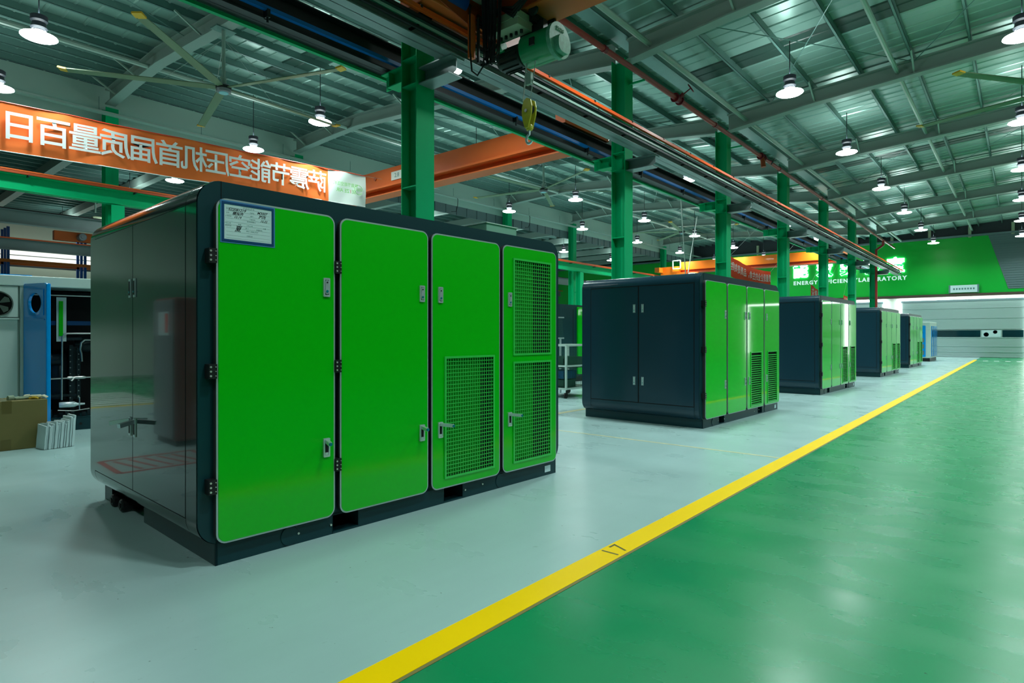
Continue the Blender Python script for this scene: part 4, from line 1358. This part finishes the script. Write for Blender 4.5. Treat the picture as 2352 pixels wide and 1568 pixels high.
# local x grows to the right along the front, y goes into the cabinet
XL, XR, DD = -.95, 1.5, 1.7
MB().box(XL, XR, 0, .03, 0, .165).box(XL, XR, DD - .03, DD, 0, .165).box(XL, XL + .03, 0, DD, 0, .165).box(XR - .03, XR, 0, DD, 0, .165).box(XL, XR, 0, DD, .155, .17).build('base_frame', 'teal_dark', lc)
MB().box(-.03, .07, -.004, 0, .04, .11).build('fork_pocket', 'gap', lc)
MB().lathe([(.016, -.012), (.016, 0)], 12, (.2, 0, .08), 'y').build('bolt', 'black', lc)
MB().box(XL, XR, -.02, DD, 1.872, 2.005).build('roof_cap', 'white_enamel', lc, bevel=.010)
MB().box(XL, -.45, 0, .04, .165, 1.45).build('lower_panel', 'white_enamel', lc)
MB().box(XL, -.38, .03, .05, .165, 1.872).build('back_skin', 'grey_enamel', lc)
MB().box(-.425, -.385, -.012, .04, .165, 1.872).build('post', 'grey_enamel', lc)
MB().box(XR - .06, XR, 0, .06, .165, 1.872).build('post', 'grey_enamel', lc)
MB().box(XL, -.43, -.03, .0, 1.45, 1.468).build('sill_strip', 'white_enamel', lc)
MB().plate(rect(-.87, -.445, 1.48, 1.865), [circle(-.645, 1.645, .145, 28)], -.012, .02).build('fan_plate', 'white_enamel', lc)
MB().plate(circle(-.645, 1.645, .158, 28), [circle(-.645, 1.645, .145, 28)], -.022, -.012).build('fan_ring', 'steel', lc)
MB().lathe([(.145, .024), (.145, .026)], 28, (-.645, 0, 1.645), 'y').build('fan_dark', 'gap', lc)
MB().lathe([(.022, -.01), (.022, .02)], 16, (-.645, 0, 1.645), 'y').build('fan_hub', 'chrome', lc)
for k in range(5):
    a = 2 * PI * k / 5 + .5
    pts = []
    for r_, da in ((.02, 0), (.07, -.28), (.128, -.30), (.136, .1), (.115, .40), (.06, .34)):
        pts.append((-.645 + r_ * math.cos(a + da), 1.645 + r_ * math.sin(a + da)))
    MB().plate(pts, [], .004, .010).build('fan_blade', 'steel', lc)
# inside
MB().box(-.37, XR, DD - .06, DD - .03, .165, 1.87).box(-.38, -.36, .05, DD, .165, 1.87).box(XR - .03, XR, .05, DD, .165, 1.87).build('inner_lining', 'gap', lc)
MB().box(-.36, 1.45, .60, .63, .165, 1.85).build('inner_partition', 'gap', lc)
MB().box(-.36, -.06, .10, .12, 1.385, 1.44).box(.06, 1.4, .10, .12, 1.385, 1.44).build('blue_bar', 'card_blue', lc, kind='stuff')
MB().box(-.055, .05, .06, .09, 1.17, 1.75).build('electric_box', 'grey_enamel', lc)
MB().box(-.03, .015, .052, .06, 1.24, 1.70).build('green_strip', 'door_green', lc)
MB().tube([(-.36, .08, 1.775), (1.4, .08, 1.775)], .008, 8).build('top_rail', 'steel', lc)
MB().tube([(.0, .06, .40), (.005, .06, 1.22), (.02, .06, 1.26), (.06, .06, 1.275), (1.3, .06, 1.275)], .011, 10).build('steel_pipe', 'steel', lc, smooth=True)
MB().tube([(.22, .08, .90), (.215, .08, 1.0), (.20, .08, 1.06), (.21, .08, 1.15), (.25, .08, 1.19), (1.0, .08, 1.19)], .012, 10).build('bent_pipe', 'steel', lc, smooth=True)
MB().tube([(-.36, .06, .68), (.06, .06, .685), (.4, .06, .69)], .010, 8).lathe([(.018, .06), (.021, .10), (.014, .12), (.021, .16), (.021, .24), (.014, .26)], 12, (0, .06, .688), 'x').build('cross_pipe', 'steel', lc, smooth=True)
MB().tube([(.13, .05, .685), (.10, .02, .645)], .011, 8).build('valve_branch', 'steel', lc)
MB().lathe([(.034, -.03), (.040, -.02), (.040, .13), (.03, .15), (.02, .17), (.012, .25)], 18, (0, .06, .335), 'x').build('filter_canister', 'chrome', lc, smooth=True)
MB().tube([(.19, .05, .26), (.19, .05, .42), (.175, .05, .44)], .008, 8).build('drain_pipe', 'steel', lc)
MB().tube([(-.04, .05, .27), (.12, .05, .25), (.3, .05, .27)], .007, 8).build('drain_pipe', 'steel', lc)
eng = MB().lathe([(.14, .40), (.16, .5), (.16, .92), (.11, 1.0)], 24, (-.02, .36, 0), 'z').box(.08, .21, .16, .5, .40, 1.10)
eng.lathe([(.06, -.35), (.075, -.33), (.075, .0)], 18, (.0, .2, .93), 'x').lathe([(.09, .15), (.11, .2), (.11, .6)], 20, (0, .3, 1.12), 'x')
eng.build('airend', 'engine', lc, smooth=True)
MB().box(.085, .125, .12, .17, .36, 1.12).build('flange', 'engine', lc)
MB().box(.165, .205, .12, .17, .40, 1.08).build('flange', 'engine', lc)
bt = MB()
for k in range(9):
    bt.lathe([(.008, .11), (.008, .12)], 8, (.095, 0, .42 + k * .08), 'y').lathe([(.008, .11), (.008, .12)], 8, (.185, 0, .44 + k * .07), 'y')
bt.build('bolt_heads', 'steel', lc, kind='stuff')
ft = MB()
for k in range(12):
    xx_ = -.32 + k * .06
    ft.box(xx_, xx_ + .04, .08 + (k % 3) * .04, .12 + (k % 3) * .04, .17, .20 + .025 * (k % 4))
ft.build('fittings', 'engine', lc, kind='stuff')
MB().box(.0, .22, .1, .3, 1.185, 1.22).build('top_bracket', 'engine', lc)
MB().box(-.12, .16, .1, .14, .44, .47).build('bracket', 'engine', lc)
# blue door swung open towards the camera, with its round opening
bd = MB().plate(rrect(0, .44, .17, 1.90, .03, 4), [circle(.235, 1.655, .125, 26)], -.012, .012)
bdo = bd.build('swung_door', 'blue_enamel', lc, loc=(-.38, -.02, 0), rz=math.radians(-61))
MB().box(.43, .465, -.02, .035, .18, 1.895).build('door_return', 'blue_enamel', bdo, bevel=.012)
MB().plate(rect(.09, .40, 1.50, 1.82), [circle(.235, 1.655, .125, 26)], -.020, -.012).build('ring_plate', 'blue_enamel', bdo)
MB().box(.04, .42, -.022, -.012, 1.44, 1.452).build('crease', 'blue_enamel', bdo)
tag(MB().box(-.9, -.30, .3, .9, 2.008, 2.04).build('blue_sheet', 'blue_enamel', None, loc=(2.22, 9.58, 0), rz=LY),
    'flat blue sheet lying on top of the open white compressor', 'sheet')

# cardboard box with gloves and a clear cup, and the foam stack before it
def pt(d, r):
    return (d * math.cos(AIM) + r * math.sin(AIM), d * math.sin(AIM) - r * math.cos(AIM))
bxp = (1.81, 8.39)     # front right corner on the floor
BYAW = 0.0
cb = thing('cardboard_box', 'large brown cardboard box on the floor at the left edge', 'box', (bxp[0], bxp[1], 0), BYAW)
MB().box(-.75, 0, 0, .5, .002, .535).build('carton', 'cardboard', cb, bevel=.006)
MB().box(-.40, -.315, -.002, 0, .40, .5365).box(-.40, -.315, -.002, .5, .535, .5365).build('tape_strip', 'tape', cb)
MB().box(-.41, -.32, -.002, 0, 0.002, .12).build('tape_strip', 'tape', cb)
gl = thing('work_glove', 'grey green cloth glove on the cardboard box', 'glove', (1.81 - .23, 8.39 + .14, .536), .2)
MB().box(-.05, .05, -.045, .045, 0, .03).build('palm', 'glove_grey', gl, bevel=.012)
for k in range(4):
    MB().tube([(.04, -.035 + k * .023, .015), (.085, -.04 + k * .026, .022), (.12, -.045 + k * .028, .010)], [.011, .011, .008], 8).build('finger', 'glove_grey', gl, smooth=True)
MB().tube([(-.01, .04, .015), (.03, .08, .02), (.06, .095, .012)], [.013, .012, .009], 8).build('thumb', 'glove_grey', gl, smooth=True)
MB().tube([(-.05, 0, .018), (-.10, 0, .02)], [.035, .03], 10).build('cuff', 'glove_grey', gl, smooth=True)
gl2 = thing('work_glove', 'cream and yellow glove on the right corner of the cardboard box', 'glove', (1.81 - .09, 8.39 + .13, .536), -.4)
MB().box(-.05, .05, -.045, .045, 0, .022).build('palm', 'glove_yellow', gl2, bevel=.010)
MB().box(-.045, .055, -.04, .05, .022, .042).build('back_of_hand', 'glove_white', gl2, bevel=.010)
for k in range(4):
    MB().tube([(.04, -.035 + k * .023, .02), (.08, -.04 + k * .026, .030), (.115, -.045 + k * .028, .010)], [.012, .012, .008], 8).build('finger', 'glove_white', gl2, smooth=True)
MB().tube([(-.01, -.04, .015), (.02, -.075, .02), (.05, -.09, .012)], [.013, .012, .009], 8).build('thumb', 'glove_yellow', gl2, smooth=True)
MB().tube([(-.05, 0, .02), (-.09, .01, .02)], [.034, .03], 10).build('cuff', 'glove_white', gl2, smooth=True)
cp = thing('plastic_tub', 'clear cone shaped plastic tub standing on the cardboard box', 'tub', (1.81 - .49, 8.39 + .16, .537))
MB().lathe([(.085, 0), (.080, .004), (.066, .105), (.070, .11), (.058, .112), (.060, .10), (.075, .008)], 24).build('tub_wall', 'clear', cp, smooth=True)
MB().lathe([(.05, .006), (.045, .07), (.001, .075)], 14).build('contents', 'logo_green', cp, smooth=True)
fs_ = thing('foam_sheet_stack', 'upright stack of white foam sheets leaning against the cardboard box', 'stack', (1.81 - .10, 8.39 - .16, 0), .15)
for k in range(16):
    h_ = .26 + .02 * math.sin(k * 1.7) + .012 * (k / 5) + (.04 if k > 12 else 0)
    xk = k * .0185
    mb = MB()
    nv = 6
    vs = []
    for j in range(nv + 1):
        z_ = .004 + (h_ - .004) * j / nv
        w_ = .0012 * math.sin(j * 1.9 + k)
        for yy3 in (-.10 + .01 * math.sin(k * 2.2), .10 + .01 * math.cos(k)):
            for xx3 in (0, .013):
                vs.append((xk + xx3 + w_ + .02 * (j / nv), yy3, z_ + (.01 * math.sin(k * 3 + yy3 * 9) if j == nv else 0)))
    f_ = []
    for j in range(nv):
        a = j * 4
        f_ += [(a, a + 4, a + 5, a + 1), (a + 2, a + 3, a + 7, a + 6), (a, a + 2, a + 6, a + 4), (a + 1, a + 5, a + 7, a + 3)]
    f_ += [(0, 1, 3, 2), (nv * 4, nv * 4 + 2, nv * 4 + 3, nv * 4 + 1)]
    mb.add(vs, f_).build('foam_sheet', 'foam', fs_)

# reflected cabinet, just outside the left of the frame
rc = thing('red_and_grey_cabinet', 'narrow red and grey cabinet mirrored in the dark side of the first machine', 'cabinet', (-.03, 7.3, 0), 0)
MB().box(0, .27, 0, .72, .06, 1.68).build('shell', 'red_cabinet', rc, bevel=.02)
MB().box(.26, .29, .02, .70, .08, 1.66).build('side_panel', 'grey_cabinet', rc, bevel=.01)
MB().box(.29, .295, .14, .5, 1.25, 1.52).build('display_plate', 'card_white', rc)
MB().box(.29, .296, .16, .26, 1.28, 1.50).build('red_label', 'logo_red', rc)
MB().box(.02, .25, .03, .68, 0, .06).build('base', 'black', rc)

# ------------------------------------------------------------------ gap between the first and second machines
dk = thing('dark_compressor', 'dark green compressor cabinet with a bright green door behind the wire cart', 'machine', (11.8, 9.2, 0), 0)
MB().plate(rrect(0, 2.9, .14, 2.07, .1, 6), [], 0, 1.8).build('shell', 'teal_dark', dk, smooth=True)
MB().box(.1, 2.8, .05, 1.75, 0, .14).build('base', 'black', dk)
MB().box(1.62, 1.635, -.004, 0, .2, 1.95).build('seam', 'gap', dk)
MB().plate(rrect(1.8, 2.14, .2, 2.02, .04, 4), [], -.04, 0).build('green_door', 'door_green_b', dk)
MB().plate(rrect(2.2, 2.8, .2, 2.02, .04, 4), [], -.04, 0).build('green_door', 'door_green_b', dk)

ct = thing('wire_cart', 'wire mesh cart with white frame and crates beside the second machine', 'cart', (9.78, 6.87, 0), math.radians(-2))
W_, D_, H_ = 1.0, .7, 1.05
fr = MB()
for x_ in (0, W_):
    for y_ in (0, D_):
        fr.beam((x_, y_, .17), (x_, y_, H_), .035, .035)
for z_ in (.19, .64, H_):
    for a, b_ in (((0, 0), (W_, 0)), ((0, D_), (W_, D_)), ((0, 0), (0, D_)), ((W_, 0), (W_, D_))):
        fr.beam((*a, z_), (*b_, z_), .035, .035)
fr.build('frame', 'frame_white', ct)
for x_ in (.03, W_ - .03):
    for y_ in (.03, D_ - .03):
        MB().lathe([(.055, -.018), (.055, .018)], 16, (x_, y_, .057), 'y').box(x_ - .03, x_ + .03, y_ - .028, y_ - .02, .05, .17).build('castor', 'black', ct)
g = MB()
for k in range(1, 30):
    g.box(k * W_ / 30 - .0015, k * W_ / 30 + .0015, -.004, 0, .2, H_)
for k in range(1, 26):
    z_ = .2 + k * (H_ - .2) / 26
    g.box(0, W_, -.004, 0, z_ - .0015, z_ + .0015).box(-.004, 0, 0, D_, z_ - .0015, z_ + .0015)
for k in range(1, 20):
    g.box(-.004, 0, k * D_ / 20 - .0015, k * D_ / 20 + .0015, .2, H_)
g.build('wire_mesh', 'basket', ct, kind='stuff')
MB().box(.02, W_ - .02, .02, D_ - .02, .60, .61).box(.02, W_ - .02, .02, D_ - .02, .2, .21).build('shelf', 'basket', ct)
def crate(x_, y_, z_, w_, d_, h_, m_, lab):
    c_ = thing('parts_crate', lab, 'crate', (9.78 + x_, 6.87 + y_, z_))
    MB().box(0, w_, 0, d_, 0, .01).box(0, w_, 0, .01, 0, h_).box(0, w_, d_ - .01, d_, 0, h_).box(0, .01, 0, d_, 0, h_).box(w_ - .01, w_, 0, d_, 0, h_).build('crate_body', m_, c_)
    MB().box(-.01, w_ + .01, -.012, -.002, h_ - .03, h_).build('rim', m_, c_)
crate(.08, .1, .215, .40, .5, .14, 'basket', 'dark crate on the lower shelf of the wire cart')
crate(.08, .1, .372, .42, .5, .17, 'crate_blue', 'blue crate stacked on the dark crate in the wire cart')
crate(.06, .1, .615, .7, .5, .2, 'basket', 'dark green crate on the upper shelf of the wire cart')
wb = thing('wire_basket', 'dark wire basket standing on the shelf behind the white cart', 'basket', (9.7, 7.8, 0), math.radians(-8))
g = MB()
for k in range(0, 27):
    g.beam((k * .04, 0 + .0, 1.62), (k * .04 + .06, .0, 1.2), .003, .003)
for k in range(0, 11):
    z_ = 1.2 + k * .04
    g.box(.06 - (z_ - 1.2) * .15, 1.08, -.003, 0, z_ - .0015, z_ + .0015)
g.build('wire_mesh', 'basket', wb, kind='stuff')
f2 = MB().beam((-.02, 0, 1.64), (1.1, 0, 1.64), .04, .025).beam((-.01, 0, 1.64), (.07, 0, 1.20), .03, .03).beam((-.22, 0, 1.19), (1.1, 0, 1.19), .04, .03)
f2.beam((-.20, 0, 1.19), (-.10, 0, .0), .03, .03).beam((1.0, 0, 1.19), (1.0, 0, 0), .03, .03).beam((-.15, .0, 1.19), (-.15, 0, 1.37), .02, .02).beam((-.15, 0, 1.37), (.9, 0, 1.37), .02, .02)
f2.build('frame', 'trim_silver', wb)
pl = thing('wooden_pallet', 'low wooden pallet with silver pipes on it beyond the first machine', 'pallet', (9.3, 8.9, 0), -.3)
for k in range(4):
    MB().box(0, 1.1, k * .27, k * .27 + .12, .09, .11).build('board', 'cardboard', pl)
for x_ in (0, .5, 1.0):
    MB().box(x_, x_ + .09, 0, .93, 0.001, .09).build('block', 'cardboard', pl)
for k in range(2):
    tag(MB().tube([(9.35, 9.1 + k * .3, .18 + k * .0), (10.3, 8.8 + k * .3, .18)], .07, 12).build('steel_duct', 'steel', smooth=True),
        ('nearer' if k == 0 else 'farther') + ' silver duct lying on the low pallet', 'duct')
# hanging cable ends in the left hall
for i, (x_, lab) in enumerate(((11.9, 'above the middle of the long banner'), (16.6, 'above the white banner end'),
                               (23.2, 'right of the first green column'), (29.5, 'between the first two green columns'), (35.5, 'just left of the second green column'))):
    p = Vector(B(x_, 23.5, 8.72)) + Vector((0, .02, .0))
    tag(MB().tube([p, p + Vector((0, -.04, -.05)), p + Vector((-.03, -.05, -.35)), p + Vector((-.12, -.05, -.58)), p + Vector((-.38, -.05, -.62))], .014, 6).build('loose_cable', 'cable', smooth=True),
        'loose dark cable end hanging from the cable tray ' + lab, 'cable', 'loose cable ends under the cable tray')
